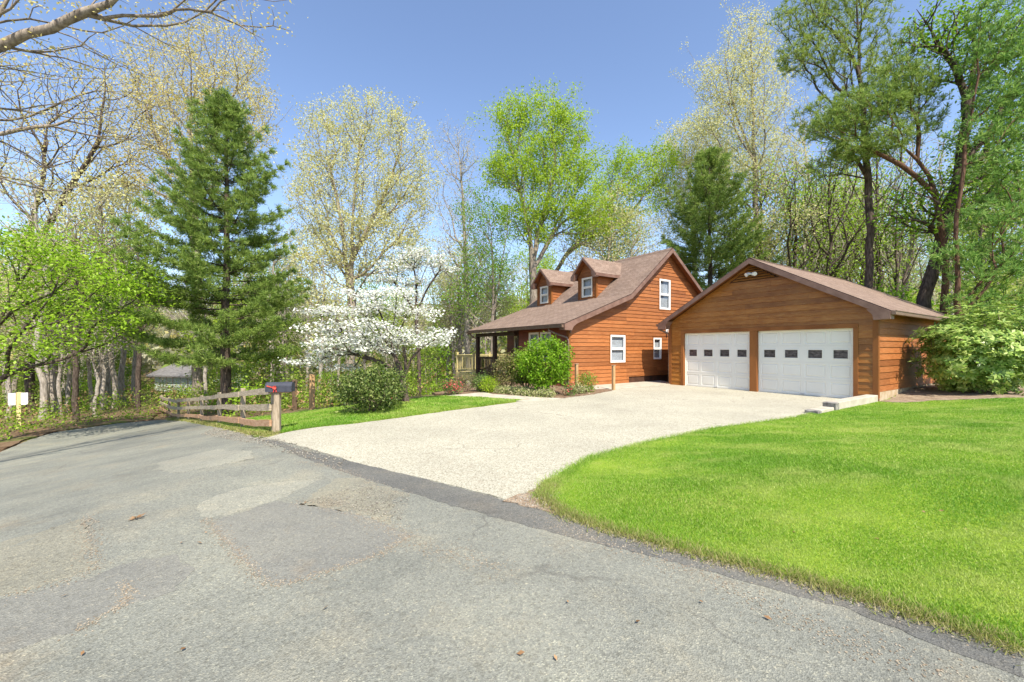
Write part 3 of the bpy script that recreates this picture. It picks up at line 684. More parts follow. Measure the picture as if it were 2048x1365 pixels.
lap_wall(mb, [(0, 0), (GW, 0), (GW, gz(0)-.12), (gc, GPK-.14), (0, gz(0)-.12)], [], .182, lambda u, z, d: (GD+d, u, z), 0)
mb.build('rear_wall', [MT['siding_garage']], gar)
mb = MB(); mb.box(.02, -.02, -.3, GD, .1, .279); mb.box(-.02, -.05, -.3, .10, .12, .10); mb.build('foundation', MT['foundation'], gar)
for (a, b) in DOORS:
    mb = MB(); rows, cols = 4, 4; rh = DH/rows; cw = (b-a)/cols; X = .11
    fn = FR(X)
    for r in range(rows):
        for c in range(cols):
            u0, u1, z0, z1 = a+c*cw, a+(c+1)*cw, r*rh+.004+.012, (r+1)*rh-.004+.012
            u0 += .02 if c == 0 else 0; u1 -= .02 if c == cols-1 else 0
            R = [(u0, z0, u1, z1, 0)]; i1 = (u0+.055, z0+.06, u1-.055, z1-.06)
            R += [(*i1, 0), (i1[0]+.014, i1[1]+.014, i1[2]-.014, i1[3]-.014, -.015), (i1[0]+.034, i1[1]+.034, i1[2]-.034, i1[3]-.034, -.015), (i1[0]+.055, i1[1]+.055, i1[2]-.055, i1[3]-.055, -.002)]
            if r == 2: R = [(u0, z0, u1, z1, 0), (u0+.115, z0+.10, u1-.115, z1-.10, 0), (u0+.12, z0+.105, u1-.12, z1-.105, .012), (u0+.145, z0+.13, u1-.145, z1-.13, .012), (u0+.15, z0+.135, u1-.15, z1-.135, -.014)]
            P = [[fn(q[0], q[1], q[4]), fn(q[2], q[1], q[4]), fn(q[2], q[3], q[4]), fn(q[0], q[3], q[4])] for q in R]
            for A, B in zip(P[:-1], P[1:]):
                for k in range(4): mb.face([A[k], A[(k+1) % 4], B[(k+1) % 4], B[k]])
            if r != 2: mb.face(P[-1])
        mb.box(X+.006, a, r*rh, X+.02, b, r*rh+.02)
    mb.box(X+.03, a, 0, X+.05, b, DH)
    for (u, v) in ((a, a+.02), (b-.02, b)): mb.box(X-.035, u, 0, X-.002, v, DH-.012, 1)
    mb.box(X-.035, a, DH-.03, X-.002, b, DH, 1)
    door = mb.build('garage_door', [MT['doorwhite'], MT['cream']], gar)
    for c in range(cols):
        u0, u1 = a+c*cw+(.02 if c == 0 else 0), a+(c+1)*cw-(.02 if c == cols-1 else 0); z0, z1 = 2*rh+.016, 3*rh+.008
        p = MB(); p.face([fn(u0+.149, z0+.134, -.0135), fn(u1-.149, z0+.134, -.0135), fn(u1-.149, z1-.134, -.0135), fn(u0+.149, z1-.134, -.0135)]); p.build('pane', MT['glassdark'], door)
    p = MB(); p.box(X-.03, (a+b)/2-.06, .045, X-.004, (a+b)/2+.06, .075); p.build('handle', MT['metal_pale'], door)
prof = [(-.36, GE), (gc, GPK), (GW+.36, GE)]
mb = MB(); roof_slab(mb, prof, -.30, GD+.3, YZ, .11)
for k in range(30):
    x = -.30+k*.3033
    for sg in (-1, 1):
        f = [(x, gc, GPK+.022), (x, gc+sg*.15, GPK-.15*gs+.018), (x+.31, gc+sg*.15, GPK-.15*gs+.010), (x+.31, gc, GPK+.014)]
        mb.face(f if sg < 0 else f[::-1], 0, [(0, 0), (.1, 0), (.1, .1), (0, .1)])
groof = mb.build('roof', ROOFM, gar)
mb = MB(); rake(mb, prof, FR2(-.302), 0, .033, .17, .03)
for sg, e in ((-1, -.36), (1, GW+.36)):
    mb.prism([(e, GE-.24), (e-sg*.36, GE-.25), (e-sg*.39, GE-.1), (e-sg*.52, GE+.06), (e, GE-.05)], FR2(-.302), -.29, .034)
mb.build('rake_board', MT['fascia'], groof)
mb = MB(); rake(mb, prof, lambda u, z, d: (GD+.302+d, u, z), 0, .033, .17, .03); mb.build('rake_board', MT['fascia'], groof)
def gutter_x(mb, y, x0, x1, z, sgn):
    mb.box(x0, y, z-.115, x1, y+sgn*.012, z-.004); mb.box(x0, y+sgn*.012, z-.115, x1, y+sgn*.10, z-.103)
    mb.box(x0, y+sgn*.09, z-.103, x1, y+sgn*.102, z-.02); mb.box(x0, y+sgn*.088, z-.02, x1, y+sgn*.118, z-.004)
    for x in (x0, x1-.01): mb.box(x, y+sgn*.012, z-.103, x+.01, y+sgn*.09, z-.012)
for y, sg in ((-.365, -1), (GW+.365, 1)):
    mb = MB(); gutter_x(mb, y, -.30, GD+.3, GE-.01, sg); mb.build('gutter', MT['gutter'], gar)
mb = MB(); mb.tube([(-.2, GW+.42, GE-.12), (-.18, GW+.40, GE-.25), (.02, GW+.09, GE-.42), (.04, GW+.075, GE-.55), (.04, GW+.075, .1), (-.08, GW+.10, .05)], .036, 8); mb.build('downspout', MT['gutter'], gar)
# triangular louvre and flood lamp
mb = MB()
for k in range(6):
    z = 3.93+k*.085; hw = (GPK-.24-z)/gs*.82
    mb.prism([(gc-hw, z), (gc+hw, z), (gc+hw*.9, z+.055), (gc-hw*.9, z+.055)], (lambda u, zz, d, z=z: (-.03-d-.035*(1-(zz-z)/.055), u, zz)), -.012, .012)
zb_ = 3.90; hw = (GPK-.20-zb_)/gs*.86; mb.prism([(gc-hw, zb_), (gc+hw, zb_), (gc, GPK-.24)], FR(-.03), -.002, .002, 1)  # dark backing plate stands in for shade between the slats
mb.build('gable_vent', [MT['siding_garage'], MT['darkvoid']], gar)
mb = MB(); mb.tube([(-.04, gc-.02, 4.12), (-.10, gc-.02, 4.12)], .055, 10)
for sg in (-1, 1): mb.tube([(-.10, gc-.02+sg*.03, 4.12), (-.17, gc-.02+sg*.10, 4.13), (-.26, gc-.02+sg*.15, 4.08)], [.025, .05, .07], 10)
mb.build('flood_lamp', MT['white'], gar)
# low retaining curb beside the right door
def stepblock(name, p0, p1, wdt, top, label):
    p0 = Vector(p0); p1 = Vector(p1); d = (p1-p0); L = d.length; d.normalize(); n = Vector((d.y, -d.x))
    M = Matrix(((d.x, n.x, 0, p0.x), (d.y, n.y, 0, p0.y), (0, 0, 1, 0), (0, 0, 0, 1)))
    b = MB(); b.box(0, 0, -.15, L, wdt, top, 0, M); b.box(L+.002, -.01, -.15, L+.2, wdt+.012, top-.006, 1, M)
    o = b.build(name, [MT['concrete'], MT['concrete_grey']]); bevel(o, .012); return tag(o, label, 'curb')
aV = Vector((.8355, .549)); g0 = Vector((10.30, 11.62))
stepblock('retaining_curb', g0, g0-aV*2.75, .26, .20, 'pale concrete curb running out from the garage corner beside the lawn')
stepblock('retaining_curb', g0-aV*2.98+Vector((-.02, .0)), g0-aV*3.75, .26, .09, 'low concrete step at the end of the garage curb, nearest the camera')

# ------------------------------------------------------------------ vegetation generators
def unit(v): return v/np.maximum(np.linalg.norm(v, axis=-1, keepdims=True), 1e-9)
def leaf_quads(c, k, spread, size, rng, up=.5, aspect=.55, flat=(1, 1, 1), var=.35):
    """rhombic leaves scattered round the centres c"""
    P = np.repeat(c, k, 0)+rng.normal(0, 1, (len(c)*k, 3))*np.array(flat)*spread
    n = unit(rng.normal(0, 1, P.shape)+np.array([0, 0, up])); t = unit(np.cross(n, rng.normal(0, 1, P.shape))); s = np.cross(n, t)
    L = (size*(1+rng.uniform(-var, var, (len(P), 1))))/2; Wd = L*aspect
    V = np.stack([P+t*L, P+s*Wd+n*L*.12, P-t*L, P-s*Wd+n*L*.12], 1).reshape(-1, 3)
    return V, np.arange(len(V)).reshape(-1, 4)
def needle_quads(c, k, length, width, rng, dirs=None, cone=1.0):
    """tufts: k thin blades leaving each centre"""
    n = len(c)*k; P = np.repeat(c, k, 0)
    d = rng.normal(0, 1, (n, 3))*cone
    if dirs is not None: d = d+np.repeat(dirs, k, 0)
    d = unit(d+np.array([0, 0, .15])); s = unit(np.cross(d, rng.normal(0, 1, d.shape)))
    L = length*rng.uniform(.65, 1.15, (n, 1)); Wd = width*.5
    V = np.stack([P-s*Wd*.6, P+s*Wd*.6, P+d*L+s*Wd*.5, P+d*L-s*Wd*.5], 1).reshape(-1, 3)
    return V, np.arange(len(V)).reshape(-1, 4)
def cones(P0, P1, r0, r1, sides):
    d = unit(P1-P0); ref = np.where(np.abs(d[:, 2:]) < .9, np.array([[0, 0, 1.]]), np.array([[1., 0, 0]]))
    a = unit(np.cross(d, ref)); b = np.cross(d, a); n = len(P0)
    ang = np.arange(sides)*2*PI/sides; ca, sa = np.cos(ang), np.sin(ang)
    ring = a[:, None, :]*ca[None, :, None]+b[:, None, :]*sa[None, :, None]
    A = P0[:, None, :]-d[:, None, :]*(r0[:, None, None]*.3)+ring*r0[:, None, None]; B = P1[:, None, :]+ring*r1[:, None, None]
    V = np.concatenate([A, B], 1).reshape(-1, 3); base = np.arange(n)[:, None]*2*sides
    k = np.arange(sides); k2 = (k+1) % sides
    Fc = np.stack([base+k, base+k2, base+sides+k2, base+sides+k], -1).reshape(-1, 4)
    return V, Fc
def join(parts):
    V = []; Fs = []; o = 0
    for v, f in parts: V.append(v); Fs.append(f+o); o += len(v)
    return np.concatenate(V), np.concatenate(Fs)
def resample(poly, step, rng=None, jit=0):
    poly = np.array(poly, float); out = [poly[0]]
    for a, b in zip(poly[:-1], poly[1:]):
        k = max(1, int(np.linalg.norm(b-a)/step))
        for j in range(1, k+1): out.append(a+(b-a)*j/k)
    out = np.array(out)
    if len(out) > 4:
        for _ in range(3): out[1:-1] = .5*out[1:-1]+.25*(out[:-2]+out[2:])
    if rng is not None and jit: out[1:] += rng.normal(0, jit, (len(out)-1, 3))*np.array([1, 1, .2])
    return out
def grow(stems, tips, R, rng, bf=.45, maxseg=1.1, down=.8, rmin=.007, power=.5, step=.7, jit=.03, sides=(9, 5, 3), relax=2, minz=None):
    """limb skeleton: given stems plus tips joined by least detour; returns bark mesh arrays, tip points and directions"""
    P = []; par = []; pl = []; stem_ids = []
    for si, st in enumerate(stems):
        pts = resample(st, step, rng, jit); ids = []
        for j, p in enumerate(pts):
            if j == 0 and si > 0:
                A = np.array(P); k = int(np.argmin(np.linalg.norm(A-p, axis=1))); ids.append(k); continue
            q = ids[-1] if ids else -1
            par.append(q); pl.append(0 if q < 0 else pl[q]+np.linalg.norm(p-P[q])); P.append(p); ids.append(len(P)-1)
        stem_ids.append(ids)
    ns = len(P); N = len(tips); tips = np.array(tips)
    def cost(p, L): return np.linalg.norm(tips-p, axis=1)+bf*L+down*np.maximum(0, p[2]-tips[:, 2])
    best = np.full(N, 1e9); bp = np.zeros(N, int); done = np.zeros(N, bool)
    def add(k):
        if minz is not None and P[k][2] < minz: return
        c = cost(P[k], pl[k]); m = c < best; best[m] = c[m]; bp[m] = k
    for k in range(ns): add(k)
    tipnode = []
    for _ in range(N):
        i = int(np.argmin(np.where(done, 1e9, best))); done[i] = True
        k = bp[i]; a = np.array(P[k]); b = tips[i]; L = np.linalg.norm(b-a); m = max(1, int(L/maxseg))
        for j in range(1, m+1):
            p = a+(b-a)*j/m
            if j < m: p = p+rng.normal(0, .06*L/m+.02, 3)+np.array([0, 0, -.05*L*math.sin(PI*j/m)])
            par.append(k if j == 1 else len(P)-1); pl.append(pl[par[-1]]+L/m); P.append(p)
            if j < m or True: add(len(P)-1)
        tipnode.append(len(P)-1)
    P = np.array(P); par = np.array(par); n = len(P)
    cnt = np.zeros(n); cnt[tipnode] += 1
    for k in range(n-1, 0, -1):
        if par[k] >= 0: cnt[par[k]] += cnt[k]
    for _ in range(relax):
        Q = P.copy(); ch = np.zeros((n, 3)); w = np.zeros(n)
        for_ = np.arange(1, n); m = par[for_] >= 0; kk = for_[m]
        np.add.at(ch, par[kk], P[kk]*cnt[kk, None]); np.add.at(w, par[kk], cnt[kk])
        mv = (np.arange(n) >= ns) & (w > 0)
        Q[mv] = .5*P[mv]+.25*P[par[mv]]+.25*ch[mv]/w[mv, None]; P = Q
    r = np.maximum(rmin, R*(np.maximum(cnt, .3)/max(N, 1))**power)
    ids0 = np.array(stem_ids[0]); z = P[ids0, 2]-P[ids0[0], 2]; H_ = max(z.max(), .1)
    r[ids0] = np.maximum(r[ids0]*(1-.35*z/H_)*(1+.35*np.exp(-z/.35)), rmin)
    parts = []; used = set()
    for ids in stem_ids:
        v = []; rr = r[ids].copy()
        if ids is not stem_ids[0]: rr[0] = min(rr[0], rr[1]*1.1)
        m = len(ids); pts = P[ids]; sd = sides[0]
        t = np.gradient(pts, axis=0) if m > 1 else np.array([[0, 0, 1.]]); t = unit(t)
        ref = np.array([1., 0.1, 0]); a = unit(np.cross(t, ref)); b = np.cross(t, a); ang = np.arange(sd)*2*PI/sd
        V = (pts[:, None]+(a[:, None]*np.cos(ang)[None, :, None]+b[:, None]*np.sin(ang)[None, :, None])*(rr[:, None, None]*(1+rng.normal(0, .05, (m, sd, 1))))).reshape(-1, 3)
        k = np.arange(sd); k2 = (k+1) % sd; base = np.arange(m-1)[:, None]*sd
        parts.append((V, np.stack([base+k, base+k2, base+sd+k2, base+sd+k], -1).reshape(-1, 4)))
    e = np.arange(ns, n); p = par[e]; r1 = r[e]; r0 = np.minimum(r[p], r1*1.35)
    big = r1 > .035
    for msk, sd in ((big, sides[1]), (~big, sides[2])):
        if msk.any(): parts.append(cones(P[p[msk]], P[e[msk]], r0[msk], r1[msk], sd))
    thin = e[(cnt[e] <= 3)]
    return join(parts), P[tipnode], unit(P[tipnode]-P[par[tipnode]]), P[thin]
def blob_tips(blobs, N, rng, shell=.5):
    """blobs: (centre, radii) -> N points weighted by volume, biased outward"""
    w = np.array([b[1][0]*b[1][1]*b[1][2] for b in blobs])**.75; w /= w.sum(); out = []
    for b, k in zip(blobs, rng.multinomial(N, w)):
        d = unit(rng.normal(0, 1, (k, 3))); rad = rng.uniform(0, 1, (k, 1))**(1/3*(1-shell)+.05)
        out.append(np.array(b[0])+d*rad*np.array(b[1]))
    return np.concatenate(out)
def pb(px, py, rx, ry, Z, dy=0, rd=None):
    c = w3(px, py, Z+dy); s = (Z+dy)/F
    return (c, (rx*s, (rd if rd else .85*rx*s), ry*s))
def plant(name, cat, label, base, bark, barkmat, crowns, group=None, names=('trunk', 'crown')):
    """crowns: list of (V,F,mat,partname)"""
    base = np.array(base, float); o = empty(name, base, label, cat, group)
    if bark: link(names[0], mesh_np(names[0], bark[0]-base, bark[1], MT[barkmat], True), o)
    for V, Fc, m, nm in crowns: link(nm, mesh_np(nm, V-base, Fc, MT[m]), o)
    return o
def copy_tree(o, loc, rz, sc, label=None, group=None):
    c = o.copy(); COL.objects.link(c); c.location = loc; c.rotation_euler = (0, 0, rz); c.scale = (sc[0], sc[0], sc[1]) if isinstance(sc, tuple) else (sc,)*3
    if label: c['label'] = label
    if group: c['group'] = group
    for ch in list(o.children):
        d = ch.copy(); COL.objects.link(d); d.parent = c
    return c
def broad(name, label, px, Z, R, stems, blobs, N, leaf, k, spread, size, bark='bark', seed=1, bf=.45, second=None, group=None, up=.4, down=.8, rmin=.008, pz=None, **kw):
    """stems/blobs given as photo directions at distance Z (third value = metres nearer/farther)"""
    rng = np.random.RandomState(seed); b = np.array(gx(px, Z)); st = []
    for i, s in enumerate(stems):
        pts = [w3(q[0], q[1], Z+(q[2] if len(q) > 2 else 0)) for q in s]
        if i == 0: pts = [b-np.array([0, 0, .15])]+pts
        st.append(pts)
    bl = [pb(q[0], q[1], q[2], q[3], Z, q[4] if len(q) > 4 else 0, q[5] if len(q) > 5 else None) for q in blobs]
    tips = blob_tips(bl, N, rng)+rng.normal(0, 1, (N, 3))*np.where(rng.uniform(size=(N, 1)) < .3, .022, .010)*Z; tips = tips[tips[:, 2] > b[2]+.6]
    bk, T, D, thin = grow(st, tips, R, rng, bf, down=down, rmin=rmin, **kw)
    pts = np.concatenate([T, thin[rng.uniform(size=len(thin)) < .5]])
    V, Fc = leaf_quads(pts, k, spread, size, rng, up)
    cr = [(V, Fc, leaf, 'crown')]
    return plant(name, 'tree', label, b, bk, bark, cr, group)

# ------------------------------------------------------------------ hero trees
EVERG = []
def white_pine(label, px, Z, top_py, R, prof, seed, mat='needle', step=.42, nb=6, tuft=9, nlen=.17, nw=.022, bark='barkdark', start=.12, dens=1.0, sag=.05, name='pine_tree', rise0=.16):
    rng = np.random.RandomState(seed); b = np.array(gx(px, Z)); topz = CAMZ+(HOR-top_py)/F*Z; Ht = topz-b[2]
    n = 26; zt = np.linspace(-.15, Ht, n); wob = np.cumsum(rng.normal(0, .02, (n, 2)), 0)
    pts = np.c_[b[0]+wob[:, 0], b[1]+wob[:, 1], b[2]+zt]; rr = R*(1-.93*np.clip(zt/Ht, 0, 1))*(1+.4*np.exp(-np.maximum(zt, 0)/.4))+.012
    parts = [cones(pts[:-1], pts[1:], rr[:-1], rr[1:], 10)]; C = []; Dr = []; seg0 = []; seg1 = []; sr0 = []; sr1 = []
    z = start*Ht
    while z < Ht*.985:
        f = z/Ht; Lm = np.interp(f, [p[0] for p in prof], [p[1] for p in prof])
        k = nb if f < .8 else nb-1; a0 = rng.uniform(0, 2*PI)
        for j in range(k):
            if rng.uniform() < .10: continue
            a = a0+2*PI*j/k+rng.normal(0, .22); L = Lm*rng.uniform(.6, 1.06); zz = z+rng.normal(0, .12)
            d = np.array([math.cos(a), math.sin(a), 0]); side = np.array([-d[1], d[0], 0]); m = max(4, int(L/.3))
            t = np.linspace(0, 1, m+1)[:, None]; rise = rise0+.75*f**2
            c = np.array([np.interp(zz-.15, zt, pts[:, 0]), np.interp(zz-.15, zt, pts[:, 1]), b[2]+zz])
            q = c+d*L*t+np.array([0, 0, 1])*(L*(rise*t-sag*4*t*(1-t)+.10*t**3))+side*np.cumsum(rng.normal(0, .03*L/m*2, (m+1, 1)), 0)
            r0 = .012+.017*L/3*(1-t[:, 0]); seg0.append(q[:-1]); seg1.append(q[1:]); sr0.append(r0[:-1]); sr1.append(r0[1:])
            # side twigs with tufts on the outer part
            for i in range(1, m+1):
                ti = t[i, 0]
                if ti < .2: continue
                nt = max(1, int(round((1+L*.75*math.sin(PI*min(1, ti*.92)))*dens)))
                for sgn in (-1, 1):
                    l = L*.38*(1.05-ti)+.12; l *= rng.uniform(.5, 1.15)
                    e = q[i]+(d*.75+side*sgn*.8)*l+np.array([0, 0, .10*l])+rng.normal(0, .03, 3)
                    seg0.append(q[i:i+1]); seg1.append(e[None]); sr0.append(np.array([.008])); sr1.append(np.array([.005]))
                    for u in np.linspace(.3, 1, nt+1):
                        C.append(q[i]+(e-q[i])*u+rng.normal(0, .05, 3)); Dr.append(d*.6+side*sgn*.4+np.array([0, 0, .45]))
            C.append(q[-1]); Dr.append(d+np.array([0, 0, .5]))
        z += step*(1.0-.35*f)*rng.uniform(.75, 1.25)
    for _ in range(10): C.append(pts[-1]+rng.normal(0, .08, 3)); Dr.append(np.array([0, 0, 1.]))
    parts.append(cones(np.concatenate(seg0), np.concatenate(seg1), np.concatenate(sr0), np.concatenate(sr1), 4))
    V, Fc = needle_quads(np.array(C), tuft, nlen, nw, rng, np.array(Dr), .75)
    return plant(name, 'tree', label, b, join(parts), bark, [(V, Fc, mat, 'crown')])

white_pine('tall white pine with wide tiered green boughs behind the split rail fence', 453, 17.5, 198, .21,
    [(0, 3.0), (.12, 3.4), (.25, 3.6), (.4, 3.4), (.6, 2.6), (.78, 1.8), (.9, 1.0), (1, .2)], 11, 'needle', step=.60, nb=7, dens=3.1, tuft=13, nlen=.18, nw=.024, start=.17, rise0=.05)
white_pine('dark evergreen pine with pointed top rising between the house roof and the garage', 1418, 27, 304, .22,
    [(0, 3.0), (.4, 3.6), (.55, 3.3), (.7, 2.6), (.85, 1.6), (1, .2)], 12, 'needle', step=.72, nb=6, nlen=.25, nw=.038, start=.3, tuft=11, dens=1.7)

broad('poplar_tree', 'broad pale yellow budding tree with twin trunks behind the white dogwood', 700, 29, .34,
    [[(702, 640), (703, 520), (706, 420), (718, 300), (735, 215)], [(701, 600), (690, 500), (675, 400), (650, 300)], [(703, 520), (735, 460), (775, 380), (800, 300)]],
    [(735,245,75,50),(650,285,60,60),(805,300,55,65),(700,390,105,85),(805,420,62,80),(620,400,45,90),(745,500,105,55),(640,500,50,55),(840,370,30,60)], 2000, 'bud_yellow', 17, .21, .13, 'bark', 21, bf=.5)
broad('birch_tree', 'tall slim pale-trunked tree almost bare of leaves left of the porch roof', 936, 33, .24,
    [[(935, 700), (933, 560), (928, 430), (920, 330), (915, 270)]], [(905,300,45,45),(935,330,30,45),(905,400,45,60),(930,440,40,60),(900,520,45,60),(955,540,40,60)], 900, 'bud_pale', 5, .28, .11, 'barkpale', 22, bf=.4, rmin=.007)
broad('birch_tree', 'slender tree with thin green leaf sprays just left of the dormers', 985, 30, .15,
    [[(985, 640), (988, 560), (980, 450), (975, 370)], [(985, 640), (1000, 560), (1010, 480)]], [(955,430,40,60),(990,470,40,70),(960,540,45,60),(1010,560,35,50),(930,600,40,40),(1000,420,30,40)], 700, 'leaf_green', 11, .22, .13, 'bark', 23)
broad('oak_tree', 'bright lime green oak with forked limbs above the two dormers', 1068, 31, .33,
    [[(1068, 600), (1066, 520), (1058, 450), (1040, 385), (1025, 300)], [(1066, 520), (1080, 450), (1100, 380), (1115, 330), (1100, 250)], [(1070, 540), (1095, 480), (1135, 430), (1180, 415)]],
    [(1022,235,32,38),(1052,225,22,30),(1018,300,32,28),(1105,225,34,34),(1140,265,34,36),(1155,330,42,26),(1085,300,34,30),(1050,350,52,26),(1000,345,28,20),(1120,365,50,22),(1090,420,62,22),(1170,405,42,18),(1040,440,40,18),(1165,450,44,18),(985,345,16,24),(1080,465,36,16)], 1500, 'leaf_lime', 22, .25, .15, 'bark', 24, bf=.5)
broad('oak_tree', 'leaning lime green tree between the oak and the dark pine', 1105, 34, .22,
    [[(1100, 560), (1130, 510), (1180, 460), (1225, 400)], [(1130, 510), (1190, 470), (1260, 430), (1310, 360)]],
    [(1240,335,32,42),(1225,400,48,45),(1290,365,38,60),(1325,330,30,50),(1190,455,50,28),(1235,470,55,45)], 850, 'leaf_lime', 20, .26, .155, 'bark', 25)
broad('hickory_tree', 'pale trunked thinly leaved tree rising behind the house ridge', 1215, 32, .2,
    [[(1217, 600), (1215, 500), (1225, 440), (1240, 380)]], [(1190,500,50,50),(1250,480,50,60),(1230,430,50,50),(1290,480,40,60),(1150,500,40,40)], 800, 'bud_yellow', 8, .30, .13, 'barkpale', 26)
broad('poplar_tree', 'rounded cream budding tree left of the dark pine top', 1385, 36, .25,
    [[(1390, 600), (1388, 480), (1380, 380), (1370, 300)]], [(1372,285,42,45),(1340,345,42,60),(1400,380,55,75),(1425,290,40,55),(1360,430,50,50),(1450,360,40,70)], 1200, 'bud_yellow', 18, .24, .14, 'barkpale', 27)
broad('poplar_tree', 'tall cream budding poplar with straight trunk right of the dark pine', 1512, 30, .22,
    [[(1513, 600), (1512, 450), (1508, 300), (1505, 150), (1500, 40)], [(1510, 330), (1480, 250), (1455, 170), (1450, 110)]],
    [(1500,80,45,60),(1455,150,50,55),(1520,180,60,90),(1470,250,65,60),(1420,235,32,45),(1545,320,60,60),(1480,350,50,50),(1410,160,25,40)], 1700, 'bud_yellow', 13, .21, .12, 'bark', 28)
broad('hickory_tree', 'big golden budding tree spreading behind the white pine', 395, 27, .3,
    [[(396, 640), (392, 480), (385, 360), (380, 250), (400, 120)], [(390, 400), (340, 320), (290, 230)], [(388, 360), (430, 270), (470, 180)]],
    [(430,115,90,55),(345,150,80,70),(480,180,55,70),(400,240,115,80),(295,220,80,80),(505,255,40,60),(350,350,100,70),(530,230,25,40),(270,330,60,70)], 1800, 'bud_gold', 13, .22, .12, 'bark', 29, bf=.5)
broad('oak_tree', 'dark forked tree with thin twigs at the far left behind the signs', 62, 25, .24,
    [[(60, 700), (56, 560), (64, 440), (90, 340), (95, 250)], [(62, 500), (105, 440), (140, 370), (195, 305), (208, 200), (212, 120)], [(195, 305), (120, 300), (40, 290)]],
    [(120,250,110,90),(220,190,80,90),(60,340,90,80),(200,330,90,60),(60,180,80,70),(270,280,50,60)], 1100, 'bud_gold', 3, .28, .11, 'barkdark', 30, bf=.35, rmin=.006)
broad('maple_tree', 'low bright green maple with layered leaves at the left edge', -25, 15, .13,
    [[(-24, 700), (5, 600), (60, 540), (90, 500)], [(-15, 640), (90, 590), (160, 560), (230, 560)], [(-20, 680), (60, 650), (170, 640)]],
    [(105,500,100,16),(190,535,90,16),(255,585,65,14),(60,560,90,14),(200,635,90,12),(70,620,90,14),(120,680,110,10),(255,640,55,10),(30,470,60,14),(40,715,60,12),(290,560,40,8),(150,590,70,10)], 560, 'leaf_maple', 15, .21, .125, 'barkdark', 31, bf=.35, up=1.6)

# dogwoods: flat white tiers
def dogwood(label, px, Z, stems, tiers, N, k, size, seed, R=.10):
    rng = np.random.RandomState(seed); b = np.array(gx(px, Z)); s = Z/F
    st = [[w3(q[0], q[1], Z+(q[2] if len(q) > 2 else 0)) for q in q_] for q_ in stems]; st[0] = [b-np.array([0, 0, .1])]+st[0]
    bl = [(w3(t[0], t[1], Z+(t[4] if len(t) > 4 else 0)), (t[2]*s, (t[5] if len(t) > 5 else 1.0)*t[2]*s*.8+.3, t[3]*s)) for t in tiers]
    tips = blob_tips(bl, N, rng, .1)
    bk, T, D, thin = grow(st, tips, R, rng, .35, maxseg=.5, down=.5, rmin=.004, power=.5, step=.3, jit=.012)
    V, Fc = leaf_quads(T, k, .12, size, rng, 2.2, .8, (1, 1, .35))
    g, gf = leaf_quads(T, 4, .14, size*.9, rng, .5, .5)
    return plant('dogwood_tree', 'tree', label, b, bk, 'barkdark', [(V, Fc, 'flower', 'blossom'), (g, gf, 'leaf_under', 'foliage')])
dogwood('white flowering dogwood on the lawn beside the azalea', 812, 11.7,
    [[(808, 770), (800, 735), (790, 715), (770, 650), (750, 600)], [(812, 775), (808, 715), (830, 690), (870, 680)], [(803, 745), (770, 725), (700, 705), (640, 690)], [(808, 770), (815, 720), (800, 660)]],
    [(650,622,50,9),(720,652,85,13),(795,672,85,15),(860,685,45,12),(690,685,75,13),(628,722,45,11),(775,612,55,12),(700,622,60,10),(730,588,55,9),(800,585,35,9),(690,735,35,8),(885,668,32,8),(760,696,60,10),(835,625,45,10),(640,660,40,10),(670,705,60,9)], 600, 17, .072, 41)
dogwood('smaller white dogwood blooming higher up behind the lawn dogwood', 838, 17.5,
    [[(838, 720), (832, 640), (835, 590), (828, 540)], [(836, 620), (850, 580), (880, 540)], [(834, 630), (800, 580), (775, 545)]],
    [(800,535,50,10),(850,520,60,11),(890,540,28,10),(770,560,35,9),(830,505,40,8),(815,565,45,9)], 300, 12, .085, 42, .09)

# needle-blob pines at the right
def blob_pine(label, px, Z, R, stems, blobs, N, tuft, seed, mat, bark, nlen=.2, nw=.028, name='pine_tree', bf=.4, extra=None):
    rng = np.random.RandomState(seed); b = np.array(gx(px, Z)); st = [[w3(q[0], q[1], Z+(q[2] if len(q) > 2 else 0)) for q in s] for s in stems]
    st[0] = [b-np.array([0, 0, .15])]+st[0]
    bl = [pb(q[0], q[1], q[2], q[3], Z, q[4] if len(q) > 4 else 0) for q in blobs]
    tips = blob_tips(bl, N, rng, .3)
    bk, T, D, thin = grow(st, tips, R, rng, bf, maxseg=.8, down=.3, rmin=.006, power=.5)
    C = np.concatenate([T, T+rng.normal(0, .12, T.shape), thin[rng.uniform(size=len(thin)) < .6]])
    Dd = np.concatenate([D, D, np.tile([0, 0, .5], (len(C)-2*len(T), 1))])
    V, Fc = needle_quads(C, tuft, nlen, nw, rng, Dd*.8+np.array([0, 0, .3]), .8)
    return plant(name, 'tree', label, b, bk, bark, [(V, Fc, mat, 'crown')])
blob_pine('tall straight pine with open tufted crown behind the garage roof', 1737, 18.5, .17,
    [[(1740, 560), (1737, 400), (1733, 280), (1722, 150), (1712, 20), (1706, -60)], [(1725, 170), (1690, 80), (1640, 40)], [(1733, 260), (1790, 150), (1830, 110)], [(1735, 340), (1690, 290), (1640, 270)]],
    [(1600,35,55,40),(1690,55,80,60),(1640,110,70,35),(1790,105,60,35),(1700,150,70,40),(1650,235,60,35),(1730,215,60,35),(1700,-30,120,40),(1660,330,45,30),(1590,120,40,30)], 1200, 12, 51, 'needle_olive', 'barkdark', .19, .026)
blob_pine('reddish leaning pine whose limbs sweep left above the garage', 1892, 17.0, .13,
    [[(1888, 560), (1890, 440), (1872, 380), (1840, 315), (1780, 270), (1720, 235)], [(1872, 380), (1800, 330), (1740, 300)], [(1840, 315), (1835, 230), (1800, 190)]],
    [(1720,225,75,40),(1790,175,60,50),(1660,255,50,28),(1840,235,45,50),(1750,290,70,25),(1700,300,40,25),(1830,170,45,40)], 1000, 12, 52, 'needle', 'barkred', .19, .026)
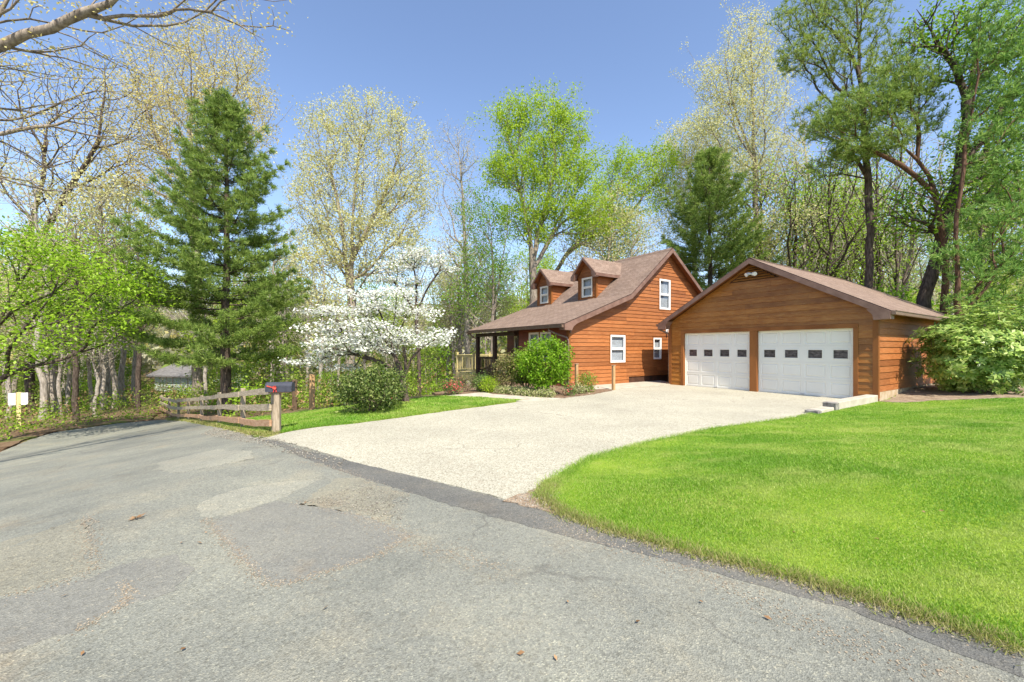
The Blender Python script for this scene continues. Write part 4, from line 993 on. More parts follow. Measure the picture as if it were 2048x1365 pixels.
blob_pine('evergreen with soft hanging boughs filling the right edge', 1918, 15.5, .115,
    [[(1915, 560), (1910, 440), (1925, 330), (1950, 200), (1960, 60), (1965, -60)]],
    [(2010,50,70,70),(2040,150,70,60),(1990,200,50,40),(2050,270,70,60),(1985,330,60,35),(2040,390,70,60),(1960,440,55,30),(2030,500,80,60),(1960,540,70,35),(2040,610,60,50),(1940,600,45,25),(1940,270,45,30),(1990,120,60,40),(1900,500,40,25)], 1300, 12, 53, 'needle_blue', 'barkred', .2, .03, 'hemlock_tree', .3)
broad('oak_tree', 'dark trunk leaning right beyond the garage roof', 1838, 17.5, .26,
    [[(1850, 600), (1872, 520), (1890, 440), (1930, 330), (1990, 235), (2060, 140)], [(1890, 440), (1922, 330), (1935, 200), (1960, 60)], [(1935, 200), (1900, 100), (1870, 80), (1830, 20)]],
    [(1950,90,70,80),(2040,100,70,80),(1870,60,50,60),(1990,260,60,60),(2070,220,60,60),(1960,380,60,50),(1830,420,60,50)], 900, 'leaf_green', 9, .30, .14, 'barkdark', 54, bf=.35, power=.42)

# overhead oak at the left, its trunk just outside the view
def overhead():
    rng = np.random.RandomState(61); b = np.array([-12.5, 6.0, h1(-12.5, 6.0)])
    Z = 7.0
    st = [[b, b+np.array([.2, .1, 3]), b+np.array([.6, .3, 6]), b+np.array([1.2, .8, 9.5])],
          [b+np.array([.5, .2, 5.2]), w3(-60, 120, Z), w3(0, 76, Z), w3(60, 66, Z), w3(108, 62, Z), w3(122, 40, Z), w3(165, 30, Z), w3(260, -20, Z)],
          [w3(115, 55, Z), w3(150, 75, Z+.2), w3(210, 120, Z+1.2)],
          [w3(60, 66, Z), w3(120, 110, Z+.4), w3(190, 180, Z+1.5), w3(290, 260, Z+3)],
          [b+np.array([.3, .1, 4.2]), w3(-40, 250, Z+1.5), w3(60, 310, Z+2), w3(150, 380, Z+3), w3(260, 420, Z+4)],
          [b+np.array([.9, .5, 7.4]), w3(100, -60, Z), w3(400, -130, Z), w3(470, -40, Z), w3(495, 40, Z)]]
    bl = [pb(60, 40, 120, 70, Z, 0, 1.5), pb(200, 60, 110, 70, Z, .5, 1.5), pb(330, 20, 90, 50, Z, .3, 1.2), pb(110, 190, 130, 90, Z, 1, 1.8), pb(60, 330, 90, 80, Z, 2, 1.5), pb(250, 210, 80, 80, Z, 2, 1.5),
          pb(525, 25, 50, 30, Z, 0, .6), pb(505, 60, 40, 26, Z, 0, .5), pb(300, -120, 200, 90, Z, 0, 2), pb(-150, 100, 150, 200, Z, 0, 2), pb(560, 5, 35, 22, Z, 0, .5), pb(440, 30, 40, 30, Z, 0, .5)]
    tips = blob_tips(bl, 820, rng, .2)
    bk, T, D, thin = grow(st, tips, .155, rng, .35, maxseg=.5, down=.25, rmin=.004, power=.55, step=.35, jit=.02)
    V, Fc = leaf_quads(np.concatenate([T, thin[::2]]), 5, .09, .055, rng, .2)
    plant('oak_tree', 'tree', 'large overhanging oak whose budding boughs cross the upper left sky', b, bk, 'bark', [(V, Fc, 'bud_gold', 'crown')])
overhead()

# ------------------------------------------------------------------ woodland behind: a few kinds, each tree placed as its own copy
def proto(name, cat, label, kind, seed, group):
    rng = np.random.RandomState(seed); Ht = 15.0
    lean = rng.normal(0, .5, 2)
    def tr(f): return np.array([lean[0]*f**2+rng.normal(0, .12), lean[1]*f**2+rng.normal(0, .12), Ht*f])
    if kind == 'pine':
        st = [[np.array([0, 0, -.2])]+[tr(f) for f in (.2, .4, .6, .8, .97)]]
        bl = [((lean[0]*f*f, lean[1]*f*f, Ht*f), (r, r, .8)) for f, r in ((.5, 1.8), (.6, 2.0), (.7, 1.9), (.8, 1.5), (.9, 1.0), (.97, .5))]
        tips = blob_tips(bl, 300, rng, .2); bk, T, D, thin = grow(st, tips, .16, rng, .25, maxseg=1.0, down=.1, rmin=.008)
        C = np.concatenate([T, T+rng.normal(0, .15, T.shape), thin[rng.uniform(size=len(thin)) < .5]])
        V, Fc = needle_quads(C, 11, .34, .06, rng, np.tile([0, 0, .4], (len(C), 1)), .9)
        return plant(name, cat, label, (0, 0, 0), bk, 'barkred', [(V, Fc, 'needle_olive', 'crown')], group)
    if kind == 'sapling':
        st = [[np.array([0, 0, -.1]), np.array([.1, .05, 1.2]), np.array([.2, -.1, 2.6]), np.array([.3, 0, 4.0])]]
        bl = [((rng.normal(0, .5), rng.normal(0, .5), z), (1.3, 1.3, .35)) for z in (1.0, 1.7, 2.4, 3.1, 3.9, 4.4)]
        tips = blob_tips(bl, 190, rng, .1); bk, T, D, thin = grow(st, tips, .045, rng, .35, maxseg=.5, down=.3, rmin=.006, step=.4)
        V, Fc = leaf_quads(T, 11, .24, .17, rng, 1.0)
        return plant(name, cat, label, (0, 0, 0), bk, 'bark', [(V, Fc, 'leaf_under' if seed % 2 else 'leaf_green', 'crown')], group)
    mat, k, size, bark, N = {'bare': ('bud_pale', 2, .13, 'barkpale', 400), 'pale': ('bud_yellow', 9, .18, 'barkpale', 420), 'green': ('leaf_under', 13, .2, 'bark', 380),
        'lime': ('leaf_lime', 13, .2, 'bark', 380), 'dark': ('leaf_maple', 4, .14, 'barkdark', 330)}[kind]
    st = [[np.array([0, 0, -.2])]+[tr(f) for f in (.15, .3, .5, .7, .9)]]; p = tr(.4)
    st.append([p, p+np.array([rng.normal(0, 1), rng.normal(0, 1), 3]), p+np.array([rng.normal(0, 1.6), rng.normal(0, 1.6), 6])])
    bl = []
    for f in (.45, .55, .65, .75, .85, .95):
        for _ in range(2):
            r = 2.3*(1.15-abs(f-.7)*1.6); bl.append(((rng.normal(lean[0]*f*f, r*.5), rng.normal(lean[1]*f*f, r*.5), Ht*f), (r*.7, r*.7, 1.3)))
    tips = blob_tips(bl, N, rng, .4); bk, T, D, thin = grow(st, tips, .17, rng, .45, rmin=.009)
    V, Fc = leaf_quads(np.concatenate([T, thin[rng.uniform(size=len(thin)) < .4]]), k, .36, size, rng, .4)
    return plant(name, cat, label, (0, 0, 0), bk, bark, [(V, Fc, mat, 'crown')], group)
REG = {'left': 'woods at the far left past the road', 'mid': 'woods between the white pine and the house', 'right': 'woods behind the garage'}
LAB = {'bare': 'nearly leafless grey tree in the %s', 'pale': 'pale trunked tree with cream buds in the %s', 'green': 'olive leaved tree in the %s', 'lime': 'lime leaved tree in the %s', 'dark': 'dark trunked thin green tree in the %s', 'pine': 'tufted olive pine in the %s', 'sapling': 'bushy green sapling low in the %s'}
NAME = {'bare': 'bare_tree', 'pale': 'poplar_tree', 'green': 'oak_tree', 'lime': 'maple_tree', 'dark': 'ash_tree', 'pine': 'pine_tree', 'sapling': 'sapling'}
GRP = {'bare': 'leafless trees of the %s', 'pale': 'cream budding trees of the %s', 'green': 'olive trees of the %s', 'lime': 'lime trees of the %s', 'dark': 'dark trunked trees of the %s', 'pine': 'pines of the %s', 'sapling': 'saplings of the %s'}
rngF = np.random.RandomState(777); PROTO = {}
SKY = ([-300, 0, 150, 300, 520, 560, 600, 860, 900, 950, 1180, 1320, 1420, 1530, 1600, 1750, 2048, 2400], [430, 440, 440, 430, 440, 470, 480, 500, 450, 470, 470, 450, 400, 330, 300, 260, 230, 200])
def put(kind, reg, px, Z, topy=None, sc=None):
    x, y, z = gx(px, Z); key = (kind, rngF.randint(2))
    ps = PROTO.setdefault(key, [])
    lab, grp = LAB[kind] % REG[reg], GRP[kind] % REG[reg]
    if not ps: o = proto(NAME[kind], 'sapling' if kind == 'sapling' else 'tree', lab, kind, 900+hash_(key), grp); ps.append(o)
    else: o = copy_tree(ps[0], (0, 0, 0), 0, 1, lab, grp)
    hgt = (CAMZ+(HOR-topy)/F*Z-z) if topy is not None else None
    s = sc if sc else max(.35, hgt/15.6)
    o.location = (x, y, z-.05); o.rotation_euler = (0, 0, rngF.uniform(0, 2*PI)); w = s**.75 if sc is None else s; o.scale = (w, w, s)
def hash_(k): return {'bare': 1, 'pale': 3, 'green': 5, 'lime': 7, 'dark': 9, 'pine': 11, 'sapling': 13}[k[0]]*10+k[1]
def pick(ws): 
    ks = list(ws); p = np.array([ws[k] for k in ks], float); return ks[rngF.choice(len(ks), p=p/p.sum())]
def scatter(reg, n, pxr, Zr, ws, lift=(0, 160), avoid=()):
    k = 0; tries = 0
    while k < n and tries < 4000:
        tries += 1
        px = rngF.uniform(*pxr); Z = rngF.uniform(*Zr); x = (px-1024)/F*Z
        if any(a <= px <= b and Z < zz_ for a, b, zz_ in avoid): continue
        # keep clear of the road, the lawn and the buildings
        lx = (x-HB[0])*math.cos(ROT)+(Z-HB[1])*math.sin(ROT); ly = -(x-HB[0])*math.sin(ROT)+(Z-HB[1])*math.cos(ROT)
        if -3 < lx < 13 and -2 < ly < 13: continue
        lx = (x-GB[0])*math.cos(ROT)+(Z-GB[1])*math.sin(ROT); ly = -(x-GB[0])*math.sin(ROT)+(Z-GB[1])*math.cos(ROT)
        if -3 < lx < 11 and -3 < ly < 9: continue
        q = (np.array([x]), np.array([float(Z)]))
        if inside(*q, road)[0] or inside(*q, LAWN_L)[0] or dist_poly(*q, np.array(road))[0] < .8: continue
        kind = pick(ws); top = np.interp(px, *SKY)+rngF.uniform(*lift)
        put(kind, reg, px, Z, top); k += 1
def saplings(reg, n, pxr, Zr):
    k = 0
    while k < n:
        px = rngF.uniform(*pxr); Z = rngF.uniform(*Zr); x = (px-1024)/F*Z
        if 270 < px < 420: continue
        q = (np.array([x]), np.array([float(Z)]))
        if inside(*q, road)[0] or inside(*q, LAWN_L)[0] or dist_poly(*q, np.array(road))[0] < 1.0 or dist_poly(*q, np.array(LAWN_L))[0] < 1.2: continue
        lx = (x-HB[0])*math.cos(ROT)+(Z-HB[1])*math.sin(ROT); ly = -(x-HB[0])*math.sin(ROT)+(Z-HB[1])*math.cos(ROT)
        if -3 < lx < 13 and -3 < ly < 12: continue
        lx = (x-GB[0])*math.cos(ROT)+(Z-GB[1])*math.sin(ROT); ly = -(x-GB[0])*math.sin(ROT)+(Z-GB[1])*math.cos(ROT)
        if -3 < lx < 11 and -5 < ly < 9: continue
        put('sapling', reg, px, Z, sc=rngF.uniform(.35, 1.0)); k += 1
scatter('left', 44, (-60, 420), (22, 60), {'bare': 6, 'pale': 3, 'dark': 1.5, 'green': 1, 'lime': .7}, avoid=((285, 408, 45),))
scatter('mid', 34, (420, 1000), (30, 70), {'bare': 5, 'pale': 3, 'green': 2, 'lime': 1.2, 'dark': .5}, (20, 150))
scatter('mid', 14, (860, 1340), (36, 70), {'bare': 2, 'pale': 2, 'green': 2, 'lime': 2}, (10, 120))
scatter('right', 16, (1540, 2200), (26, 64), {'bare': 4, 'pale': 2.5, 'dark': 4, 'green': .7, 'lime': .6}, (0, 260))
scatter('right', 16, (1440, 1720), (27, 50), {'bare': 3, 'dark': 4, 'pale': 2}, (-20, 140))
scatter('right', 22, (1440, 2150), (34, 62), {'lime': 2, 'green': 2, 'pale': 1}, (290, 370))
saplings('left', 14, (-40, 430), (20, 40)); saplings('mid', 18, (430, 940), (17, 45)); saplings('right', 22, (1700, 2150), (19, 40))
# trunks that stand out at the left
for px, Z, kd, top in ((85, 22, 'bare', 300), (112, 24, 'pale', 330), (152, 21, 'dark', 400), (205, 27, 'pale', 330), (218, 29, 'bare', 350), (228, 26, 'bare', 380), (245, 30, 'pale', 340), (275, 24, 'dark', 430), (540, 30, 'bare', 420), (640, 27, 'pale', 470),
    (1466, 29, 'dark', 330), (1530, 33, 'dark', 240), (1592, 27, 'dark', 300), (1628, 30, 'bare', 180), (1652, 26, 'dark', 260), (1690, 31, 'bare', 150), (1762, 27, 'dark', 200), (1792, 25, 'dark', 340), (1812, 30, 'bare', 220), (1900, 27, 'bare', 250), (1962, 24, 'dark', 300), (1990, 30, 'bare', 200)):
    put(kd, 'left' if px < 420 else 'mid' if px < 1000 else 'right', px, Z, top)

# far-off woodland on the hills: one mass
def far_wood(name, mat, n, seed, size):
    rng = np.random.RandomState(seed); C = []
    while len(C) < n:
        a = rng.uniform(-60, 60); r = rng.uniform(58, 215); x, y = r*math.sin(math.radians(a)), r*math.cos(math.radians(a)); C.append((x, y))
    C = np.array(C); z = H(C[:, 0], C[:, 1]); hh = rng.uniform(5, 9.5, n)
    k = 34; P = np.repeat(np.c_[C, z+hh*.62], k, 0); d = unit(rng.normal(0, 1, P.shape))*rng.uniform(.3, 1, (len(P), 1))**.5
    P = P+d*np.c_[np.repeat(hh*.30, k), np.repeat(hh*.30, k), np.repeat(hh*.42, k)]
    V, Fc = leaf_quads(P, 1, 0, size, rng, .5)
    o = link(name, mesh_np(name, V, Fc, MT[mat])); return tag(o, kind='stuff')
for nm, m, n, sd in (('far_woodland', 'bud_pale', 1500, 1), ('far_woodland', 'olive', 900, 2), ('far_woodland', 'leaf_under', 900, 3), ('far_woodland', 'bud_gold', 600, 5)): far_wood(nm, m, n, sd, 1.0)
# undergrowth in the woods
def undergrowth(mat, n, seed, size):
    rng = np.random.RandomState(seed); C = []
    while len(C) < n:
        m = 4000; px = rng.uniform(-120, 960, m); Z = rng.uniform(13, 46, m); x = (px-1024)/F*Z
        a = sstep((np.sin(x*1.3+seed)+np.sin(Z*.9+seed*2)+np.sin(x*.4-Z*.5))/2+.35)
        ok = (rng.uniform(size=m) < a) & ~inside(x, Z, road) & ~inside(x, Z, LAWN_L) & (dist_poly(x, Z, np.array(road)) > .9) & ~inside(x, Z, BED) & (dist_poly(x, Z, np.array(LAWN_L+LAWN_L[:1])) > .7)
        ok &= (x < -2.5-.55*(Z-16)) | (Z < 14)
        C += list(np.c_[x, Z][ok])
    C = np.array(C[:n]); z = H(C[:, 0], C[:, 1]); P = np.c_[C, z+rng.uniform(0, 1, n)**1.6*1.1]
    V, Fc = leaf_quads(P, 9, .16, size, rng, .9)
    tag(link('undergrowth', mesh_np('undergrowth', V, Fc, MT[mat])), kind='stuff')
undergrowth('leaf_under', 1500, 1, .11); undergrowth('leaf_maple', 2300, 2, .12); undergrowth('olive', 1500, 3, .10); undergrowth('deadleaf', 1200, 5, .10)

# ------------------------------------------------------------------ shrubs
def shrub(name, label, px, py, wpx, hpx, leaf, M, k, size, seed, sub=('foliage', 'stems'), spread=.07, up=.8, aspect=.5, lift=.12, cat='shrub', rosette=False, group=None, pos=None, squash=1.0, fill=.35, extra=None):
    rng = np.random.RandomState(seed); g = pos if pos else at(px, py); b = np.array([g[0], g[1], h1(*g)]); s = g[1]/F
    rx, rz = wpx*s/2, hpx*s/2; ry = rx*.9
    d = unit(rng.normal(0, 1, (M, 3))); rad = 1-fill*rng.uniform(0, 1, (M, 1))**2
    ph = rng.uniform(0, 6, 6); lump = 1+.16*np.sin(5*d[:, :1]+ph[0])*np.sin(5*d[:, 1:2]+ph[1])+.14*np.sin(7*d[:, 2:]+ph[2]+3*d[:, :1])+rng.normal(0, .05, (M, 1))
    C = b+np.array([0, 0, rz*(1+lift)])+d*rad*lump*np.array([rx, ry, rz]); C = C[C[:, 2] > b[2]+.04]
    dd = d[:len(C)]
    if rosette:
        n = len(C); ang = np.tile(np.arange(k)*2*PI/k, n)+np.repeat(rng.uniform(0, 6, n), k); ax = unit((C-(b+np.array([0, 0, rz*.7])))/np.array([rx, ry, rz])+np.array([0, 0, .5])+rng.normal(0, .3, C.shape))
        a = unit(np.cross(ax, np.array([.3, .2, 1.]))); bb = np.cross(ax, a); A, B, X = np.repeat(a, k, 0), np.repeat(bb, k, 0), np.repeat(ax, k, 0)
        dr = unit((A*np.cos(ang)[:, None]+B*np.sin(ang)[:, None])+X*rng.uniform(-.25, .55, (n*k, 1))); sd = unit(np.cross(X, dr)); L = size*rng.uniform(.7, 1.2, (n*k, 1)); P = np.repeat(C, k, 0)
        nrm = np.cross(dr, sd); w = L*.19
        V = np.stack([P, P+dr*L*.55+sd*w+nrm*L*.04, P+dr*L, P+dr*L*.55-sd*w+nrm*L*.04], 1).reshape(-1, 3); Fc = np.arange(len(V)).reshape(-1, 4)
    else: V, Fc = leaf_quads(C, k, spread, size, rng, up, aspect)
    V[:, 2] = np.maximum(V[:, 2], b[2]+.01)
    pick_ = C[rng.permutation(len(C))[:min(120, len(C))]]
    bk = grow([[b-np.array([0, 0, .05]), b+np.array([0, 0, rz*.35])]], pick_, max(.02, rx*.035), rng, .3, maxseg=.3, down=.1, rmin=.004, step=.15, jit=.01, sides=(6, 5, 3))[0]
    crowns = [(V, Fc, leaf, sub[0])]
    if extra:
        E = C[rng.uniform(size=len(C)) < extra[1]]+dd[:1]*0; E = E[E[:, 2] > b[2]+rz*.5]; v, f = leaf_quads(E+np.array([0, 0, .03]), extra[2], .05, extra[3], rng, .6, .8); crowns.append((v, f, extra[0], 'blossom'))
    return plant(name, cat, label, b, bk, 'twig', crowns, group, (sub[1],))
shrub('azalea_bush', 'wide rounded azalea bush on the lawn left of the dogwood', 738, 826, 128, 82, 'azalea', 520, 13, .06, 71, spread=.06, fill=.55)
shrub('azalea_bush', 'taller orange tinged azalea bush behind the rounded one', 762, 815, 96, 76, 'azalea', 330, 13, .06, 72, spread=.06, fill=.55, extra=('redflower', .03, 3, .05))
shrub('rhododendron_bush', 'huge pale green rhododendron against the garage side wall', 0, 0, 188, 152, 'rhodo', 1500, 8, .15, 73, rosette=True, pos=(13.6, 12.1), fill=.38)
shrub('rhododendron_bush', 'lower rhododendron clump at the right end beside the large one', 0, 0, 130, 105, 'rhodo', 560, 8, .14, 74, rosette=True, pos=(15.2, 12.9), fill=.38)
# small maple-like ball tree at the house corner
def ball(label, px, py, Z, rpx, bh, leaf, M, seed, name='maple_shrub'):
    rng = np.random.RandomState(seed); b = np.array(gx(px, Z)); s = Z/F; c = w3(px, py, Z); R = rpx*s
    d = unit(rng.normal(0, 1, (M, 3))); C = c+d*(1-.45*rng.uniform(0, 1, (M, 1))**2)*(1+.13*np.sin(6*d[:, :1]+seed)*np.sin(5*d[:, 2:]+2)+.08*np.sin(9*d[:, 1:2]))*np.array([R, R*.9, R*.97])
    V, Fc = leaf_quads(C, 9, .07, .085, rng, 1.0, .6)
    st = [[b, b+np.array([.02, 0, .25]), c+np.array([0, 0, -R*.3])], [b+np.array([.05, 0, .05]), b+np.array([.12, .03, .3]), c+np.array([R*.3, 0, -R*.3])], [b+np.array([-.05, 0, .05]), b+np.array([-.1, .03, .3]), c+np.array([-R*.3, 0, -R*.3])]]
    bk = grow(st, C[:160], .05, rng, .3, maxseg=.3, down=.2, rmin=.004, step=.12, jit=.008, sides=(7, 5, 3))[0]
    return plant(name, 'shrub', label, b, bk, 'twig', [(V, Fc, leaf, 'foliage')], None, ('stems',))
ball('bright green ball shaped shrub on bare stems at the house corner', 1090, 727, 13.4, 51, 0, 'leaf_green', 760, 75)
ball('yellow green shrub half hidden behind the ball shaped shrub', 1052, 732, 14.6, 36, 0, 'leaf_under', 420, 76)
shrub('holly_bush', 'upright olive shrub in front of the porch railing', 1013, 777, 52, 68, 'olive', 420, 9, .06, 77, pos=at(1013, 784), spread=.06)
shrub('boxwood_bush', 'dark rounded boxwood left of the porch posts', 964, 781, 36, 31, 'boxleaf', 260, 9, .05, 78, pos=at(964, 784))
shrub('spirea_bush', 'small lime green shrub in front of the boxwood', 978, 783, 29, 26, 'leaf_lime', 200, 9, .05, 79, pos=at(978, 786))
shrub('dry_shrub', 'brownish thin shrub beside the deck', 936, 778, 40, 36, 'olive', 130, 5, .05, 80, pos=at(936, 785))
shrub('dry_shrub', 'sparse tan shrub at the left end of the mulch bed', 912, 776, 34, 32, 'deadleaf', 80, 4, .05, 81, pos=at(916, 786))
shrub('azalea_bush', 'low red blooming azalea at the end of the mulch bed', 904, 786, 34, 22, 'boxleaf', 120, 7, .05, 82, pos=at(904, 790), extra=('redflower', .6, 5, .05))
shrub('rose_bush', 'small rose bush with pink blooms at the house corner', 1138, 788, 20, 22, 'boxleaf', 70, 6, .05, 83, pos=at(1138, 793), extra=('redflower', .25, 4, .05))
shrub('perennial_plant', 'leafy light green plant between the two short posts', 1172, 782, 34, 38, 'leaf_under', 160, 7, .06, 84, pos=at(1174, 786))
shrub('perennial_plant', 'low pale green clump at the foot of the left short post', 1160, 786, 30, 18, 'variegated', 90, 7, .06, 85, pos=at(1158, 789))
def border():
    rng = np.random.RandomState(86); A = np.array(PX([(990, 788), (1040, 793), (1075, 796), (1105, 797)])); A2 = np.array(PX([(985, 783), (1040, 787), (1080, 790), (1105, 792)])); P = []
    for _ in range(900):
        t = rng.uniform(0, 2.999); i = int(t); f = t-i; g = rng.uniform(); p = (A[i]*(1-f)+A[i+1]*f)*(1-g)+(A2[i]*(1-f)+A2[i+1]*f)*g; P.append((p[0], p[1], h1(p[0], p[1])+.03+rng.uniform(0, .17)*(1-abs(g-.4))))
    V, Fc = leaf_quads(np.array(P), 9, .06, .085, rng, .3, .28)
    tag(link('ground_cover', mesh_np('ground_cover', V, Fc, MT['variegated'])), kind='stuff')
border()

# ------------------------------------------------------------------ posts, fence, mailbox, signs
def wood_post(name, px, py, toppx, w, mat, label, cat='post', cap=None, pos=None, group=None):
    g = pos if pos else at(px, py); z = h1(*g); top = CAMZ+(HOR-toppx)/F*g[1]
    b = MB(); b.box(-w/2, -w/2, -.2, w/2, w/2, top-z)
    if cap: b.box(-w/2-.012, -w/2-.012, top-z, w/2+.012, w/2+.012, top-z+.02, 1)
    o = b.build(name, [MT[mat], MT[cap] if cap else MT[mat]]); o.location = (g[0], g[1], z); o.rotation_euler = (0, 0, ROT); bevel(o, .008)
    return tag(o, label, cat, group)
wood_post('wooden_post', 1153, 785, 729, .10, 'postwood', 'short square wooden post close to the house corner', cap='oldwood', pos=(2.28, 14.6))
wood_post('wooden_post', 1227, 781, 732, .10, 'postwood', 'short square wooden post at the edge of the driveway by the walkway', cap='oldwood')
wood_post('utility_post', 589, 818, 760, .15, 'darkpost', 'dark tall wooden post nearest the mailbox behind the lawn', pos=None)
wood_post('utility_post', 624, 818, 749, .15, 'postwood', 'taller brown wooden post behind the lawn, left of the azalea')
FP = [at(*p) for p in ((549, 866), (486, 857), (439, 848.5), (403.5, 843.5), (377, 840.5), (357, 839))]
print('fence', FP)
def fence():
    p0 = FP[0]; o = empty('rail_fence', (p0[0], p0[1], h1(*p0)), 'weathered three rail wooden fence running left from the mailbox along the road', 'fence')
    off = np.array([p0[0], p0[1], h1(*p0)]); pts = FP[:]
    d = np.array(FP[-1])-np.array(FP[-2]); d = d/np.linalg.norm(d)
    for k in range(1, 3): pts.append(tuple(np.array(FP[-1])+d*3.0*k))
    Ht = .91; rng = np.random.RandomState(5); tops = []
    for i, p in enumerate(pts):
        z = h1(*p); b = MB(); w = .065; q = pts[min(i+1, len(pts)-1)] if i < len(pts)-1 else pts[i-1]; a = math.atan2(q[1]-p[1], q[0]-p[0])
        M = Matrix.Translation(Vector((p[0], p[1], z))-Vector(off)) @ Matrix.Rotation(a, 4, 'Z') @ Matrix.Rotation(rng.normal(0, .02), 4, 'Y')
        hh = Ht*rng.uniform(.98, 1.05); b.box(-w, -w*.7, -.25, w, w*.7, hh, 0, M); bevel(b.build('post', MT['oldwood'], o), .01)
    for i in range(len(pts)-1):
        a, c = np.array(pts[i]), np.array(pts[i+1]); L = np.linalg.norm(c-a); t = (c-a)/L; nrm = np.array([-t[1], t[0]])
        if nrm @ -a < 0: nrm = -nrm
        for r, fz in enumerate((.22, .55, .90)):
            b = MB(); m = 7; pv = []
            sagz = rng.normal(0, .012)-.012*(r == 0)
            for j in range(m+1):
                f = j/m; p = a+(c-a)*(f*1.02-.01)+nrm*(.075+.012*(i % 2)); z = h1(a[0], a[1])*(1-f)+h1(c[0], c[1])*f+Ht*fz+sagz*4*f*(1-f)+rng.normal(0, .004)
                hw = .062*(1+.08*math.sin(3*f+i+r)); q = [(p[0]-nrm[0]*.02, p[1]-nrm[1]*.02, z-hw), (p[0]+nrm[0]*.02, p[1]+nrm[1]*.02, z-hw), (p[0]+nrm[0]*.02, p[1]+nrm[1]*.02, z+hw), (p[0]-nrm[0]*.02, p[1]-nrm[1]*.02, z+hw)]
                pv.append([tuple(np.array(k)-off) for k in q])
            for A, B in zip(pv[:-1], pv[1:]):
                for k in range(4): b.face([A[k], A[(k+1) % 4], B[(k+1) % 4], B[k]])
            b.face(pv[0][::-1]); b.face(pv[-1])
            b.build('rail', MT['redrail' if r == 0 else 'railwood'], o)
fence()
def mailbox():
    g = at(555, 867); z0 = h1(*g); s = g[1]/F; o = empty('mailbox', (g[0], g[1], z0), 'charcoal mailbox with a red bow on a grey wooden post by the driveway entrance', 'mailbox', rz=.12)
    top = CAMZ+(HOR-785.5)/F*g[1]-z0
    b = MB(); b.box(-.05, -.05, -.25, .05, .05, top); bevel(b.build('post', MT['oldwood'], o), .008)
    b = MB(); b.box(-.135, -.075, top-.002, .245, .075, top+.02); b.build('bracket', MT['darkpost'], o)
    L0, L1 = -.17, .285; hw = .085; zb = top+.02; zs = zb+.105
    pr = [(-hw, zb), (hw, zb), (hw, zs)]+[(hw*math.cos(t), zs+.075*math.sin(t)) for t in np.linspace(.15, PI-.15, 9)]+[(-hw, zs)]
    b = MB(); b.prism(pr, lambda u, v, d: (d, u, v), L0, L1); bd = b.build('box', MT['metal_dark'], o)
    b = MB(); pr2 = [(u*1.03, zb+(v-zb)*1.02-.001) for u, v in pr]; b.prism(pr2, lambda u, v, d: (d, u, v), L0-.014, L0-.002)
    dr = b.build('door', MT['metal_dark'], bd)
    b = MB(); b.box(L0-.03, -.015, zs+.02, L0-.014, .015, zs+.05); b.build('handle', MT['metal_pale'], dr)
    b = MB(); rng = np.random.RandomState(3); c = Vector((L0+.16, -hw-.012, zb+.085))
    for k in range(16):
        a = 2*PI*k/16+rng.uniform(-.2, .2); r = rng.uniform(.028, .046); tq = Vector((math.cos(a), -.35, math.sin(a))); w = Vector((-math.sin(a), 0, math.cos(a)))*.016
        b.face([c, c+tq*r*.6+w, c+tq*r+Vector((0, -.006, 0)), c+tq*r*.6-w])
    b.face([c+Vector((0, -.01, 0)), c+Vector((-.14, .002, .04)), c+Vector((-.145, .002, .018)), c+Vector((-.01, -.01, -.015))])
    b.face([c, c+Vector((-.035, .0, -.085)), c+Vector((-.012, .0, -.09)), c+Vector((.012, -.01, 0))]); b.face([c, c+Vector((.02, .0, -.09)), c+Vector((.042, .0, -.08)), c+Vector((.014, -.01, 0))])
    b.build('bow', MT['red'], bd)
mailbox()
def signs():
    g = at(39, 857); z0 = h1(*g); s = g[1]/F; o = empty('sign_post', (g[0], g[1], z0), 'pair of small white signs on a mossy post at the far left roadside', 'sign', rz=.5)
    top = CAMZ+(HOR-785)/F*g[1]-z0; w = 3.3*s
    b = MB(); b.box(-w, -w, -.2, w, w, top); bevel(b.build('post', MT['yellowwood'], o), .01)
    for sg in (-1, 1):
        b = MB(); a = sg*3.6*s; c = sg*13.5*s; b.box(min(a, c), -w-.03, top-25*s, max(a, c), -w-.005, top-1*s); bevel(b.build('board', MT['white'], o), .004)
signs()

# ------------------------------------------------------------------ neighbouring house glimpsed through the trees
def neighbour():
    Z = 43.0; x = (352-1024)/F*Z; s = Z/F; zb = h1(x, Z)-.05; o = empty('neighbour_house', (x, Z, zb), 'pale grey green house with grey roof seen through the trees behind the fence', 'house', rz=-.25)
    wl, dp, ht = 112*s, 6.0, 37*s
    m = mat_two('grey_green_siding', (.40, .46, .44), (.50, .56, .53), 2, .7, .2, (.2, .2, 14)); gr = mat_two('grey_shingles', (.12, .115, .115), (.20, .195, .195), 3, .9, .1, (1, 1, 6))
    b = MB(); lap_wall(b, [(-wl/2, -1), (wl/2, -1), (wl/2, ht), (-wl/2, ht)], [], .18, NR(0), -1); b.box(-wl/2, .02, -1, wl/2, dp, ht-.01); b.build('wall', m, o)
    b = MB(); roof_slab(b, [(-.5, ht-.1), (dp/2, ht+27*s), (dp+.5, ht-.1)], -wl/2-.5, wl/2+.5, YZ, .15); b.build('roof', [gr, gr, gr], o)
    for u in (-.36, -.22, .12, .3):
        window('window', NR(0), u*wl, ht*.30, u*wl+.85, ht*.86, o, blind=False)
neighbour()

